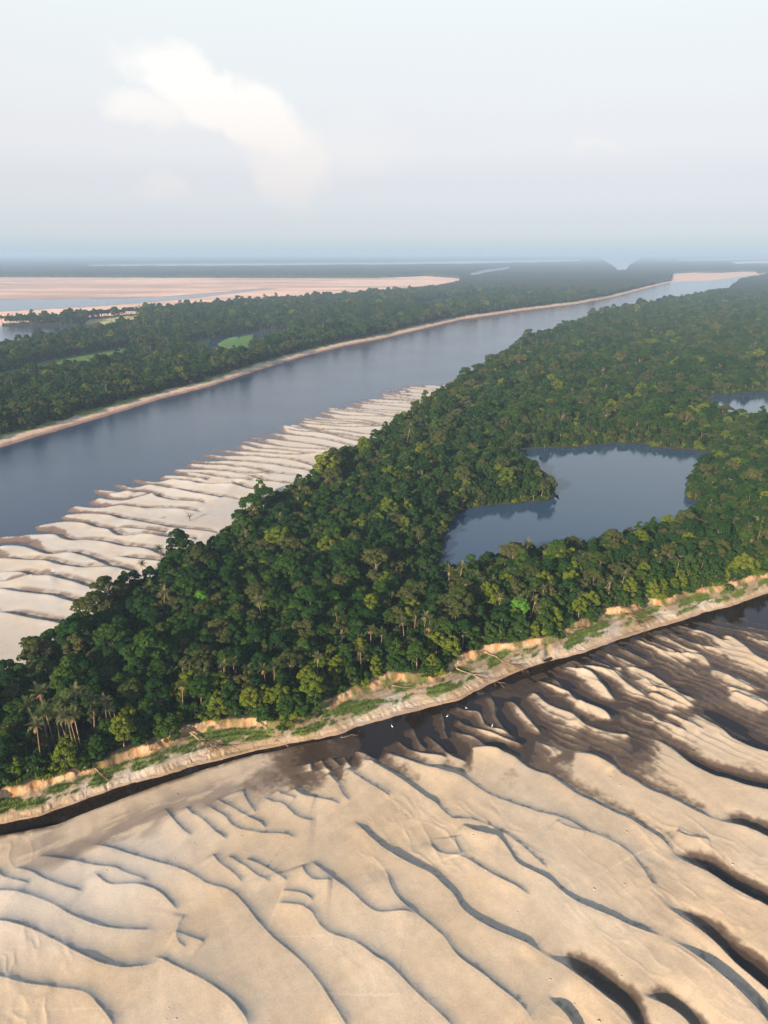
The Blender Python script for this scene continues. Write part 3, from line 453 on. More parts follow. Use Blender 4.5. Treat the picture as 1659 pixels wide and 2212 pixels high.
    near = np.hypot(X, Y) < 900; ch = np.zeros(len(k)); lee = np.zeros(len(k))
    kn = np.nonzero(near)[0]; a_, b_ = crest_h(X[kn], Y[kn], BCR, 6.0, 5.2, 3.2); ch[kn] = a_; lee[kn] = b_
    h[k] = base + ch * ss(1.7, 1.2, t) + .05 * n1[k] + .03 * n2[k]; reg[k] = 3
    hh = h[k]; n5 = fbm(X, Y, 3.0, 3, 71)
    c = mix(np.broadcast_to(PALE, (len(k), 3)), SANDW, np.clip(.2 + .6 * n1[k], 0, 1)) * (.92 + .04 * n5)[:, None]
    wv = hh + .12 * n2[k] + .12 * n1[k] + .12 * n5; thr = .36
    damp = ss(thr + .22, thr + .05, wv); c = mix(c, C(.20, .14, .11), damp); sog = ss(thr - .08, thr - .32, wv); c = mix(c, C(.09, .055, .042), sog)
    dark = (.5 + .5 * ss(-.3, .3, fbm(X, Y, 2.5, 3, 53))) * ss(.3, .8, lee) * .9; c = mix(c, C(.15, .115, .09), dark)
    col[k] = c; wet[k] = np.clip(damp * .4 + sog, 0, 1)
    # --- far bank and far land
    k = np.nonzero(w >= (wb * .35 + wf * .65))[0]
    d = w[k] - wf[k] + 1.5 * n1[k]
    h[k] = np.interp(d, [-30, 0, 6, 13, 17, 24, 60], [-2.5, -.1, 1.6, 2.6, 3.4, 3.6, 3.6]) + .1 * n2[k]
    reg[k] = np.where(d < 26, 4, 5)
    c = mix(np.broadcast_to(C(.27, .17, .13), (len(k), 3)), C(.55, .42, .30), ss(2, 6, d + 1.5 * n2[k])); g = ss(11, 15, d + 5 * n1[k])
    c = mix(c, GRASSY, g * ss(-.35, .2, fbm(x[k], y[k], 40, 3, 19) + .12)); c = mix(c, C(.50, .32, .21), ss(.1, .5, fbm(x[k], y[k], 25, 3, 29)) * ss(3, 7, d) * ss(1100, 1500, np.hypot(x[k], y[k])) * .6)
    c = mix(c, LITTER, ss(24, 32, d)); col[k] = c
    # --- waters, bars and meadows cut into the land
    for nm in ('lake', 'pond', 'channel', 'lagoon', 'meadow_pool', 'inlet', 'cove', 'sandbar_river', 'far_river', 'far_bay', 'far_channel', 'right_reach'):
        s = inside(nm, x, y)
        if nm in ('lake', 'pond', 'channel'):
            s = s + .8 * n1
            h = np.where(s > -30, np.minimum(h, np.interp(s, [-30, -6, -1.5, 1, 6], [4, 1.2, .5, -.6, -1.6])), h)
            near_s = ss(-4, -.5, s) * (s > -30); col = col + (C(.05, .04, .025) - col) * (near_s * .8)[:, None]
        else: h = np.where(s > -4, np.minimum(h, np.interp(s, [-4, 0, 3], [3, -.2, -1.0])), h)
    for nm, cc in (('far_sand', PINK), ('river_bar', C(.62, .42, .31)), ('spit', C(.40, .38, .16)), ('lagoon_grass', GRASSY), ('swale', C(.085, .15, .03)), ('meadow_west', C(.065, .145, .028)), ('meadow_east', C(.075, .165, .03)), ('meadow_mid', C(.09, .18, .04)), ('right_bar', C(.6, .5, .42))):
        s = inside(nm, x, y); kk = s > 0
        if not kk.any(): continue
        cv = np.broadcast_to(cc, (kk.sum(), 3)) * (1 + .12 * n1[kk] + .15 * fbm(x[kk], y[kk], 60, 3, 7))[:, None]
        if nm == 'far_sand':
            sr = inside('sandbar_river', x[kk], y[kk]); b = ss(-1, 1, 2.2 * fbm(x[kk], y[kk] * 3, 420, 4, 3) - .4); cv = mix(cv, C(.30, .21, .18), b * .7)
            cv = mix(cv, C(.27, .18, .16), ss(-26, -4, sr) * .9)
        col[kk] = cv; h[kk] = 1.0 if nm in ('meadow_west', 'meadow_east', 'meadow_mid') else np.where(h[kk] < -.15, h[kk], np.minimum(h[kk], .5 if nm in ('far_sand', 'river_bar', 'right_bar', 'spit') else 1.2)); reg[kk] = 6 if nm in ('far_sand', 'river_bar', 'right_bar') else 7 if nm in ('swale', 'meadow_west', 'meadow_east', 'meadow_mid', 'lagoon_grass', 'spit') else reg[kk]
    return h, reg, np.clip(col, 0, .8), wet, grass_w

# ------------------------------------------------------------------ materials
def new_mat(name):
    m = bpy.data.materials.new(name); m.use_nodes = True
    nt = m.node_tree; b = nt.nodes['Principled BSDF']
    return m, nt.nodes, nt.links, b
def ground_mat(name, rough, bump, bscale, spec=.25, clods=False, amp=.16):
    m, N, L, b = new_mat(name)
    at = N.new('ShaderNodeAttribute'); at.attribute_name = 'albedo'
    aw = N.new('ShaderNodeAttribute'); aw.attribute_name = 'wet'
    tc = N.new('ShaderNodeTexCoord')
    n = N.new('ShaderNodeTexNoise'); n.inputs['Scale'].default_value = bscale; n.inputs['Detail'].default_value = 6; n.inputs['Roughness'].default_value = .65
    L.new(tc.outputs['Object'], n.inputs['Vector'])
    mr = N.new('ShaderNodeMapRange'); L.new(n.outputs['Fac'], mr.inputs[0])
    for i, v in zip((1, 2, 3, 4), (.3, .7, 1 - amp, 1 + amp)): mr.inputs[i].default_value = v
    mu = N.new('ShaderNodeVectorMath'); mu.operation = 'SCALE'; L.new(at.outputs['Color'], mu.inputs[0]); L.new(mr.outputs[0], mu.inputs['Scale'])
    L.new(mu.outputs[0], b.inputs['Base Color'])
    r = N.new('ShaderNodeMapRange'); L.new(aw.outputs['Fac'], r.inputs[0])
    r.inputs[3].default_value = rough; r.inputs[4].default_value = .26; L.new(r.outputs[0], b.inputs['Roughness'])
    b.inputs['Specular IOR Level'].default_value = spec
    bp = N.new('ShaderNodeBump'); bp.inputs['Distance'].default_value = bump; bp.inputs['Strength'].default_value = 1.0
    L.new(n.outputs['Fac'], bp.inputs['Height']); L.new(bp.outputs[0], b.inputs['Normal'])
    if clods:                                   # loose lumps of crust scattered over the sand
        vo = N.new('ShaderNodeTexVoronoi'); vo.inputs['Scale'].default_value = .62; vo.inputs['Randomness'].default_value = 1.0; L.new(tc.outputs['Object'], vo.inputs['Vector'])
        sp = N.new('ShaderNodeSeparateColor'); L.new(vo.outputs['Color'], sp.inputs[0])
        big = N.new('ShaderNodeTexNoise'); big.inputs['Scale'].default_value = .05; L.new(tc.outputs['Object'], big.inputs['Vector'])
        rad = N.new('ShaderNodeMapRange'); L.new(sp.outputs[0], rad.inputs[0])
        for i, v in zip((1, 2, 3, 4), (.72, 1.0, 0.0, .20)): rad.inputs[i].default_value = v
        rb = N.new('ShaderNodeMapRange'); L.new(big.outputs['Fac'], rb.inputs[0])
        for i, v in zip((1, 2, 3, 4), (.42, .62, .25, 1.2)): rb.inputs[i].default_value = v
        rr = N.new('ShaderNodeMath'); rr.operation = 'MULTIPLY'; L.new(rad.outputs[0], rr.inputs[0]); L.new(rb.outputs[0], rr.inputs[1])
        su = N.new('ShaderNodeMath'); su.operation = 'SUBTRACT'; su.use_clamp = True; L.new(rr.outputs[0], su.inputs[0]); L.new(vo.outputs['Distance'], su.inputs[1])
        b2 = N.new('ShaderNodeBump'); b2.inputs['Distance'].default_value = 1.6; L.new(su.outputs[0], b2.inputs['Height']); L.new(bp.outputs[0], b2.inputs['Normal']); L.new(b2.outputs[0], b.inputs['Normal'])
    return m
M_sand = ground_mat('sand', .95, .03, 2.6, clods=True, amp=.10)
M_bank = ground_mat('bank_clay', .95, .25, 1.8)
M_floor = ground_mat('leaf_litter', 1.0, .2, 2.0, .1)
M_far = ground_mat('far_ground', 1.0, .1, .5, .1)
def water_mat(name, base, rough, dist, scale):
    m, N, L, b = new_mat(name)
    b.inputs['Base Color'].default_value = (*base, 1); b.inputs['Roughness'].default_value = rough; b.inputs['IOR'].default_value = 1.33
    tc = N.new('ShaderNodeTexCoord'); mp = N.new('ShaderNodeMapping'); mp.inputs['Rotation'].default_value = (0, 0, R(30)); mp.inputs['Scale'].default_value = (1, 1.8, 1)
    n = N.new('ShaderNodeTexNoise'); n.inputs['Scale'].default_value = scale; n.inputs['Detail'].default_value = 4
    n2 = N.new('ShaderNodeTexNoise'); n2.inputs['Scale'].default_value = .012; n2.inputs['Detail'].default_value = 3
    L.new(tc.outputs['Object'], mp.inputs[0]); L.new(mp.outputs[0], n.inputs['Vector']); L.new(mp.outputs[0], n2.inputs['Vector'])
    mr = N.new('ShaderNodeMapRange'); L.new(n2.outputs['Fac'], mr.inputs[0])
    for i, v in zip((1, 2, 3, 4), (.35, .65, dist * .85, dist * 1.12)): mr.inputs[i].default_value = v
    bp = N.new('ShaderNodeBump'); L.new(mr.outputs[0], bp.inputs['Distance']); L.new(n.outputs['Fac'], bp.inputs['Height']); L.new(bp.outputs[0], b.inputs['Normal'])
    return m
M_river = water_mat('river_water', (.012, .034, .078), .07, .11, .9)
M_lake = water_mat('lake_water', (.030, .060, .105), .05, .02, .8)
M_creek = water_mat('creek_water', (.014, .009, .006), .04, .012, 1.2)

def leaf_mat(name, c0, c1, c2):
    m, N, L, b = new_mat(name)
    N.remove(b); out = N['Material Output']
    oi = N.new('ShaderNodeObjectInfo'); at = N.new('ShaderNodeAttribute'); at.attribute_name = 'tint'
    ramp = N.new('ShaderNodeValToRGB'); cr = ramp.color_ramp
    cr.elements[0].color = (*c0, 1); cr.elements[1].color = (*c2, 1); e = cr.elements.new(.5); e.color = (*c1, 1)
    a = N.new('ShaderNodeMath'); a.operation = 'MULTIPLY_ADD'; L.new(oi.outputs['Random'], a.inputs[0]); a.inputs[1].default_value = .56
    t = N.new('ShaderNodeMath'); t.operation = 'MULTIPLY'; L.new(at.outputs['Fac'], t.inputs[0]); t.inputs[1].default_value = .44
    L.new(t.outputs[0], a.inputs[2]); L.new(a.outputs[0], ramp.inputs[0])
    d = N.new('ShaderNodeBsdfDiffuse'); tr = N.new('ShaderNodeBsdfTranslucent'); mx = N.new('ShaderNodeMixShader'); mx.inputs[0].default_value = .10
    L.new(ramp.outputs[0], d.inputs[0]); L.new(ramp.outputs[0], tr.inputs[0]); L.new(d.outputs[0], mx.inputs[1]); L.new(tr.outputs[0], mx.inputs[2])
    L.new(mx.outputs[0], out.inputs['Surface'])
    return m
M_dark = leaf_mat('leaf_dark', (.009, .028, .009), (.014, .042, .011), (.026, .060, .013))
M_mid = leaf_mat('leaf_mid', (.015, .042, .010), (.026, .060, .012), (.050, .084, .014))
M_yel = leaf_mat('leaf_yellow', (.055, .092, .010), (.090, .125, .012), (.130, .145, .018))
M_oliv = leaf_mat('leaf_olive', (.032, .050, .015), (.050, .064, .020), (.088, .088, .030))
M_brt = leaf_mat('leaf_bright', (.07, .19, .022), (.08, .21, .024), (.09, .22, .026))
M_palm = leaf_mat('palm_leaf', (.040, .070, .022), (.075, .095, .034), (.17, .16, .085))
M_deadf = leaf_mat('dead_frond', (.34, .20, .09), (.38, .22, .10), (.42, .25, .12))
def bark_mat(name, c0, c1, scale=3.0):
    m, N, L, b = new_mat(name)
    tc = N.new('ShaderNodeTexCoord'); mp = N.new('ShaderNodeMapping'); mp.inputs['Scale'].default_value = (1, 1, .25)
    n = N.new('ShaderNodeTexNoise'); n.inputs['Scale'].default_value = scale; n.inputs['Detail'].default_value = 5
    L.new(tc.outputs['Object'], mp.inputs[0]); L.new(mp.outputs[0], n.inputs['Vector'])
    r = N.new('ShaderNodeValToRGB'); r.color_ramp.elements[0].position = .35; r.color_ramp.elements[1].position = .65
    r.color_ramp.elements[0].color = (*c0, 1); r.color_ramp.elements[1].color = (*c1, 1); L.new(n.outputs['Fac'], r.inputs[0]); L.new(r.outputs[0], b.inputs['Base Color'])
    b.inputs['Roughness'].default_value = .95; b.inputs['Specular IOR Level'].default_value = .15
    return m
M_bark = bark_mat('bark_pale', (.10, .08, .055), (.24, .20, .14))
M_palmb = bark_mat('palm_bark', (.16, .11, .075), (.34, .25, .17))
M_wood = bark_mat('dead_wood', (.20, .13, .085), (.38, .28, .20))
M_wood_dark = bark_mat('dead_wood_dark', (.10, .065, .04), (.24, .15, .09))
M_white = bark_mat('white_plumage', (.75, .75, .73), (.82, .82, .8))
M_beak = bark_mat('egret_beak', (.55, .38, .05), (.6, .42, .06))
M_leg = bark_mat('egret_leg', (.02, .02, .02), (.04, .04, .04))

# ------------------------------------------------------------------ mesh helpers
def mesh_np(name, V, Fq, mats, attrs=None, fidx=None, smooth=False):
    """V (n,3); Fq (m,4) or (m,3) ints"""
    me = bpy.data.meshes.new(name); V = np.asarray(V, np.float32); Fq = np.asarray(Fq, np.int32); k = Fq.shape[1]
    me.vertices.add(len(V)); me.vertices.foreach_set('co', V.ravel())
    me.loops.add(Fq.size); me.loops.foreach_set('vertex_index', Fq.ravel())
    me.polygons.add(len(Fq)); me.polygons.foreach_set('loop_start', np.arange(0, Fq.size, k, dtype=np.int32))
    me.update(calc_edges=True)
    for m in (mats if isinstance(mats, (list, tuple)) else [mats]): me.materials.append(m)
    if fidx is not None: me.polygons.foreach_set('material_index', np.asarray(fidx, np.int32))
    if smooth: me.polygons.foreach_set('use_smooth', np.ones(len(Fq), bool))
    for nm, dom, typ, arr in (attrs or []):
        a = me.attributes.new(nm, typ, dom)
        a.data.foreach_set('color' if typ == 'FLOAT_COLOR' else 'vector' if typ == 'FLOAT_VECTOR' else 'value', np.ascontiguousarray(arr, np.int32 if typ == 'INT' else np.float32).ravel())
    me.validate(); return me
def put(name, me, parent=None, label=None, cat=None, group=None, kind=None, loc=None, rz=0.0, sc=None):
    o = bpy.data.objects.new(name, me); COL.objects.link(o)
    if parent is not None: o.parent = parent
    if label: o['label'] = label
    if cat: o['category'] = cat
    if group: o['group'] = group
    if kind: o['kind'] = kind
    if loc is not None: o.location = loc
    if rz: o.rotation_euler = (0, 0, rz)
    if sc is not None: o.scale = sc if hasattr(sc, '__len__') else (sc,) * 3
    return o
def tube(path, radii, n=6, cap=True):
    """tapered tube along a path as quads"""
    P = np.asarray(path, float); r = np.asarray(radii, float); m = len(P)
    T = np.gradient(P, axis=0); T /= np.linalg.norm(T, axis=1, keepdims=True) + 1e-9
    ref = np.where(np.abs(T[:, 2:3]) > .9, np.array([[1., 0, 0]]), np.array([[0, 0, 1.]]))
    A = np.cross(T, ref); A /= np.linalg.norm(A, axis=1, keepdims=True) + 1e-9; B = np.cross(T, A)
    an = np.arange(n) * 2 * math.pi / n
    V = P[:, None] + r[:, None, None] * (np.cos(an)[None, :, None] * A[:, None] + np.sin(an)[None, :, None] * B[:, None])
    V = V.reshape(-1, 3); Fq = []
    for i in range(m - 1):
        for j in range(n):
            a, b = i * n + j, i * n + (j + 1) % n; Fq.append((a, b, b + n, a + n))
    if cap:
        V = np.vstack([V, P[:1], P[-1:]]); c0, c1 = m * n, m * n + 1
        for j in range(0, n, 2):
            Fq.append((c0, (j + 2) % n, j + 1, j)); q = (m - 1) * n; Fq.append((c1, q + j, q + j + 1, q + (j + 2) % n))
    return V, np.array(Fq)
def merge(parts):
    Vs, Fs, o = [], [], 0
    for V, f in parts: Vs.append(V); Fs.append(f + o); o += len(V)
    return np.vstack(Vs), np.vstack(Fs)

# ------------------------------------------------------------------ ground, in named pieces of one continuous sheet
def build_ground():
    th = np.concatenate([np.arange(-80, -46, 2.0), np.arange(-46, 46.01, 0.082), np.arange(48, 81, 2.0)])
    dp = np.concatenate([np.arange(66, 58, -.25), np.arange(58, 30, -.048), np.arange(30, 10, -.045), np.arange(10, 3, -.04), np.arange(3, .8, -.02), np.arange(.8, .16, -.01)])
    r = HC / np.tan(np.radians(dp)); nr, nt = len(r), len(th)
    x = (r[:, None] * np.sin(np.radians(th))[None]).ravel(); y = (r[:, None] * np.cos(np.radians(th))[None]).ravel()
    h, reg, col, wet, _ = terrain(x, y)
    V = np.stack([x, y, h], 1)
    i = np.arange(nr - 1)[:, None] * nt + np.arange(nt - 1)[None]
    Fq = np.stack([i, i + 1, i + 1 + nt, i + nt], 2).reshape(-1, 4)
    fr = reg[Fq].max(1); hm = h[Fq].max(1)
    names = {0: ('sand_flat', M_sand, 'rippled tan sand flat filling the foreground'), 1: ('river_bank', M_bank, 'eroded clay bank between the creek and the forest'), 2: ('forest_floor', M_floor, 'leaf-covered ground under the island forest'),
             3: ('beach', M_sand, 'pale ridged beach between the river and the forest'), 4: ('far_bank', M_far, 'narrow sandy bank along the far side of the river'), 5: ('far_land', M_floor, 'low wooded land beyond the river'),
             6: ('far_sandbar', M_far, 'broad pinkish sandbar beyond the far forest'), 7: ('meadow', M_far, 'green wet meadows in the far forest')}
    for k, (nm, m, lab) in names.items():
        f = Fq[(fr == k) & ((hm > -1.4) | (k in (0, 3)))]
        if not len(f): continue
        used, inv = np.unique(f, return_inverse=True); inv = inv.reshape(f.shape)
        me = mesh_np(nm, V[used], inv, m, [('albedo', 'POINT', 'FLOAT_COLOR', np.hstack([col[used], np.ones((len(used), 1))])), ('wet', 'POINT', 'FLOAT', wet[used])], smooth=True)
        put(nm, me, label=lab, kind='structure')
build_ground()

def strip_mesh(name, la, lb, u0, u1, n, mat, lab, ea=0.0, eb=0.0):
    u = np.concatenate([np.linspace(u0, 600, n), np.linspace(600, u1, n)[1:]])
    a, b = la(u) + ea, lb(u) + eb; b = np.maximum(b, a + .5)
    ax, ay = XY(u, a); bx, by = XY(u, b)
    V = np.vstack([np.stack([ax, ay, 0 * ax], 1), np.stack([bx, by, 0 * bx], 1)]); m = len(u); i = np.arange(m - 1)
    put(name, mesh_np(name, V, np.stack([i, i + 1, i + 1 + m, i + m], 1), mat), label=lab, kind='structure')
umax = WF.u[-1] + 30
strip_mesh('river', lambda u: np.minimum(lerp(FB(u), WB(u), .3), WB(u) - 6), lambda u: WF(u) + 5, -700, umax, 200, M_river, 'wide dark river running to the horizon')
strip_mesh('creek', lambda u: WN(u) - 900, lambda u: WN(u) + 3, -700, 1100, 120, M_creek, 'narrow black creek along the near bank and its side pools')
def poly_water(name, key, mat, lab, grow=3.0):
    P = POLY[key]; c = P.mean(0)
    Q = []
    n = len(P); area = 0.5 * sum(P[i][0] * P[(i + 1) % n][1] - P[(i + 1) % n][0] * P[i][1] for i in range(n)); sgn = 1 if area > 0 else -1
    for i in range(n):
        e0 = P[i] - P[i - 1]; e1 = P[(i + 1) % n] - P[i]; t = e0 / (np.linalg.norm(e0) + 1e-9) + e1 / (np.linalg.norm(e1) + 1e-9); t /= np.linalg.norm(t) + 1e-9
        Q.append(P[i] + sgn * grow * np.array([t[1], -t[0]]))
    me = bpy.data.meshes.new(name); me.from_pydata([(q[0], q[1], 0.0) for q in Q], [], [tuple(range(n))]); me.materials.append(mat)
    put(name, me, label=lab, kind='structure')
poly_water('lake', 'lake', M_lake, 'dark still lake enclosed by the island forest')
poly_water('pond_water', 'pond', M_lake, 'smaller pale lake at the right edge of the forest')
poly_water('pond_channel', 'channel', M_lake, 'thin dark channel beside the smaller lake')
poly_water('lagoon_water', 'lagoon', M_river, 'shallow lagoon in the far forest at left', 2)
poly_water('meadow_pool', 'meadow_pool', M_lake, 'small pool beside green meadows in the far forest', 1)
poly_water('inlet_water', 'inlet', M_lake, 'thin bright inlet in the far forest', 1)
poly_water('cove_water', 'cove', M_lake, 'tiny bright pool in the far forest', 1)
for nm, lab in (('sandbar_river', 'pale water crossing the broad sandbar'), ('far_river', 'thin bright river near the horizon'), ('far_bay', 'bright bay of water near the horizon'), ('far_channel', 'short bright channel in the far forest'), ('right_reach', 'thin bright water at the right horizon')):
    poly_water(nm + ('_water' if 'river' not in nm else ''), nm, M_river, lab, 2)

# ------------------------------------------------------------------ vegetation builders
def leaf_cloud(g, cen, rad, n_per, size, up=.3, low=-.35):
    P, Nn, T = [], [], []
    for c, r, n in zip(cen, rad, n_per):
        d = g.normal(size=(n * 2, 3)); d /= np.linalg.norm(d, axis=1, keepdims=True); d = d[d[:, 2] > low][:n]
        P.append(c + d * np.array([r, r, r * .8]) * g.uniform(.86, 1.05, (len(d), 1))); Nn.append(d + np.array([0, 0, up]) + g.normal(scale=.42, size=d.shape)); T.append(np.full(len(d), g.uniform(.15, .85)))
    P, Nn, T = np.vstack(P), np.vstack(Nn), np.concatenate(T)
    T = np.clip(T + g.normal(scale=.26, size=len(T)), 0, 1)
    Nn /= np.linalg.norm(Nn, axis=1, keepdims=True)
    q = g.normal(size=Nn.shape); A = np.cross(Nn, q); A /= np.linalg.norm(A, axis=1, keepdims=True); B = np.cross(Nn, A)
    s = size * g.uniform(.5, 1.6, (len(P), 1)) ** 1.2
    a, b = A * s * .62, B * s * .40
    V = np.stack([P - a, P - b + Nn * s * .06, P + a, P + b + Nn * s * .06], 1).reshape(-1, 3)
    return V, np.arange(len(V)).reshape(-1, 4), T
def crown_shape(g, style):
    """clump centres and radii; crown radius about 3.6, tree height about 11"""
    cen, rad = [], []
    if style == 'dome':
        Rr, hc, hh, n, cr = 3.5, 6.2, 4.2, 36, (.55, 1.3)
    elif style == 'umbrella':
        Rr, hc, hh, n, cr = 4.4, 8.2, 2.0, 36, (.5, 1.1)
    elif style == 'tall':
        Rr, hc, hh, n, cr = 2.8, 6.2, 5.8, 36, (.5, 1.2)
    elif style == 'draped':
        Rr, hc, hh, n, cr = 2.6, 4.6, 5.2, 36, (.5, 1.15)
    elif style == 'loose':
        Rr, hc, hh, n, cr = 3.6, 6.6, 4.2, 24, (.5, 1.15)
    elif style == 'shrub':
        Rr, hc, hh, n, cr = 1.7, 1.3, 1.3, 10, (.6, .95)
    for k in range(n):
        z = g.uniform(-.25 if style in ('dome', 'umbrella', 'loose') else -.8, 1.0); a = k * 2.39996 + g.uniform(-.4, .4)
        rr = math.sqrt(max(0, 1 - max(z, 0) ** 2)) * g.uniform(.62, 1.0) * (1 if style != 'umbrella' else g.uniform(.6, 1.1))
        r = g.uniform(*cr); cen.append((Rr * rr * math.cos(a), Rr * rr * math.sin(a), hc + hh * z * g.uniform(.85, 1.1))); rad.append(r)
    return np.array(cen), np.array(rad)
def make_tree(seed, style, leaf, dens=1.7, size=.40):
    g = np.random.default_rng(seed); cen, rad = crown_shape(g, style)
    n_per = (rad ** 2 * 66 * dens).astype(int) + 8
    V, Fq, T = leaf_cloud(g, cen, rad, n_per, size)
    # some inner leaves close the crown from below
    crown = (V, Fq, T)
    parts = []
    top = float(np.median(cen[:, 2])); r0 = .26 if style != 'shrub' else .08
    bend = g.uniform(-.5, .5, 2)
    if style != 'shrub':
        path = [(bend[0] * t * t, bend[1] * t * t, t * top) for t in (-.08, .25, .5, .75, .95)]; parts.append(tube(path, [r0 * 1.25, r0, r0 * .85, r0 * .7, r0 * .4], 6))
        order = g.permutation(len(cen))[:9 if style in ('umbrella', 'loose') else 6]
    else: order = g.permutation(len(cen))[:5]
    for i in order:
        c = cen[i]; t0 = g.uniform(.45, .8) if style != 'shrub' else 0.0
        s = np.array([bend[0] * t0 * t0, bend[1] * t0 * t0, t0 * top]) if style != 'shrub' else np.array([0, 0, 0.])
        m = s * .45 + c * .55 + np.array([0, 0, -.25]); parts.append(tube([s, m, c], [r0 * .5, r0 * .34, r0 * .12], 5))
    return crown, merge(parts)
def make_palm(seed, h=12.0, n=15, dead=True):
    g = np.random.default_rng(seed); Vs, Fs, T, o = [], [], [], 0; deadV = []
    bend = g.normal(scale=1.1, size=2)
    topz = h; tx, ty = bend
    def frond(az, el, ln, droop, w, tint, V, Fc, Tn):
        m = 8; t = np.linspace(0, 1, m); dirh = np.array([math.cos(az), math.sin(az), 0]); e = el - droop * t * t * 1.0
        st = ln / (m - 1); p = np.array([tx, ty, topz]); P = [p.copy()]
        for q in range(1, m): p = p + st * (dirh * math.cos(e[q]) + np.array([0, 0, math.sin(e[q])])); P.append(p.copy())
        P = np.array(P); side = np.array([-dirh[1], dirh[0], 0])
        for q in range(1, m):                     # leaflets as V-set pairs of narrow blades
            ww = w * math.sin(math.pi * min(.12 + .86 * t[q], 1)) ** .7
            for sgn in (-1, 1):
                for sub in (0, .5):
                    a = P[q - 1] * (1 - sub) + P[q] * sub; ax = (P[q] - P[q - 1]) * .42
                    tip = a + ax * 2.0 + sgn * side * ww * g.uniform(.8, 1.1) + np.array([0, 0, ww * g.uniform(-.5, .25)])
                    b0 = len(V); V += [a, a + ax, tip + ax * .35, tip]; Fc.append((b0, b0 + 1, b0 + 2, b0 + 3)); Tn.append(tint + g.uniform(-.2, .2))
    V, Fc, Tn = [], [], []
    for k in range(n):
        az = k * 2.39996 + g.uniform(-.3, .3); lay = k / n
        frond(az, R(82 - 70 * lay + g.uniform(-8, 8)), g.uniform(2.7, 3.7), R(50 + 60 * lay), .66, g.uniform(.1, .9), V, Fc, Tn)
    crown = (np.array(V), np.array(Fc), np.clip(np.array(Tn), 0, 1))
    DV, DF, DT = [], [], []
    if dead:
        for k in range(4): frond(g.uniform(0, 6.28), R(-35 + g.uniform(-15, 15)), g.uniform(1.6, 2.2), R(45), .35, .5, DV, DF, DT)
    path = [(tx * t ** 1.5, ty * t ** 1.5, topz * t) for t in (-.05, .2, .4, .6, .8, 1.0)]
    trunk = tube(path, [.15, .125, .115, .11, .105, .13], 7)
    return crown, trunk, (np.array(DV), np.array(DF), np.clip(np.array(DT), 0, 1)) if dead else None
def make_dead_tree(seed, h=10.0, spread=3.0, r0=.22):
    g = np.random.default_rng(seed); parts = []
    path = np.array([(g.normal(scale=.12) * i, g.normal(scale=.12) * i, h * .62 * i / 4) for i in range(5)]); parts.append(tube(path, np.linspace(r0, r0 * .6, 5), 6))
    def br(p, d, ln, r, lv):
        pts = [p]; dd = np.array(d, float)
        for k in range(3):
            dd = dd + g.normal(scale=.22, size=3) + np.array([0, 0, .06]); dd /= np.linalg.norm(dd); pts.append(pts[-1] + dd * ln / 3)
        parts.append(tube(pts, np.linspace(r, r * .35, 4), 5))
        if lv:
            for _ in range(3): k = g.integers(1, 4); br(pts[k], dd + g.normal(scale=.55, size=3), ln * .55, r * .42, lv - 1)
    for k in range(6):
        t = g.uniform(.55, 1); a = k * 2.4 + g.uniform(-.5, .5); br(path[-1] * t + path[0] * (1 - t), (math.cos(a) * .8, math.sin(a) * .8, .75), spread * g.uniform(.7, 1.15), r0 * .5, 2)
    return merge(parts)
def veg_mesh(name, data, mat): return mesh_np(name, data[0], data[1], mat, [('tint', 'FACE', 'FLOAT', data[2])])

STY = [('dome', M_dark, 'dark green', 'domed'), ('dome', M_mid, 'mid green', 'domed'), ('dome', M_yel, 'yellow-green', 'domed'), ('umbrella', M_mid, 'mid green', 'flat-topped'), ('umbrella', M_oliv, 'olive', 'flat-topped'),
       ('tall', M_dark, 'dark green', 'tall'), ('tall', M_mid, 'mid green', 'tall'), ('loose', M_oliv, 'olive', 'open-crowned'), ('draped', M_mid, 'mid green', 'vine-draped'), ('draped', M_yel, 'yellow-green', 'vine-draped'),
       ('dome', M_oliv, 'olive', 'domed'), ('dome', M_dark, 'dark green', 'domed'), ('umbrella', M_yel, 'yellow-green', 'flat-topped'), ('dome', M_brt, 'bright green', 'domed'), ('shrub', M_mid, 'mid green', 'shrubby'), ('shrub', M_yel, 'yellow-green', 'shrubby')]
TREES = []
for i, (st, m, cn, sn) in enumerate(STY):
    cw, tk = make_tree(100 + i, st, m); TREES.append((veg_mesh('crown', cw, m), mesh_np('trunk', tk[0], tk[1], M_bark, smooth=True), cw, tk, m))
PALMS = []
for i in range(5):
    cw, tk, dd = make_palm(300 + i, 11.5 + .8 * (i % 3), 14 + i % 3)
    PALMS.append((veg_mesh('crown', cw, M_palm), mesh_np('trunk', tk[0], tk[1], M_palmb, smooth=True), veg_mesh('dead_frond', dd, M_deadf), cw, tk, dd))

def proto_mesh(name, crown, trunk, ml, mb):
    V, Fq = merge([(crown[0], crown[1]), trunk]); nf = len(crown[1])
    return mesh_np(name, V, Fq, [ml, mb], [('tint', 'FACE', 'FLOAT', np.concatenate([crown[2], np.zeros(len(Fq) - nf)]))], fidx=np.r_[np.zeros(nf), np.ones(len(Fq) - nf)])
PC = bpy.data.collections.new('tree_kinds')
for i, (a, b, cw, tk, m) in enumerate(TREES): PC.objects.link(bpy.data.objects.new('kind_%02d' % i, proto_mesh('kind', cw, tk, m, M_bark)))
for i in range(2): PC.objects.link(bpy.data.objects.new('kind_%02d' % (len(TREES) + i), proto_mesh('kind', PALMS[i][3], PALMS[i][4], M_palm, M_palmb)))
NPALM = len(TREES)

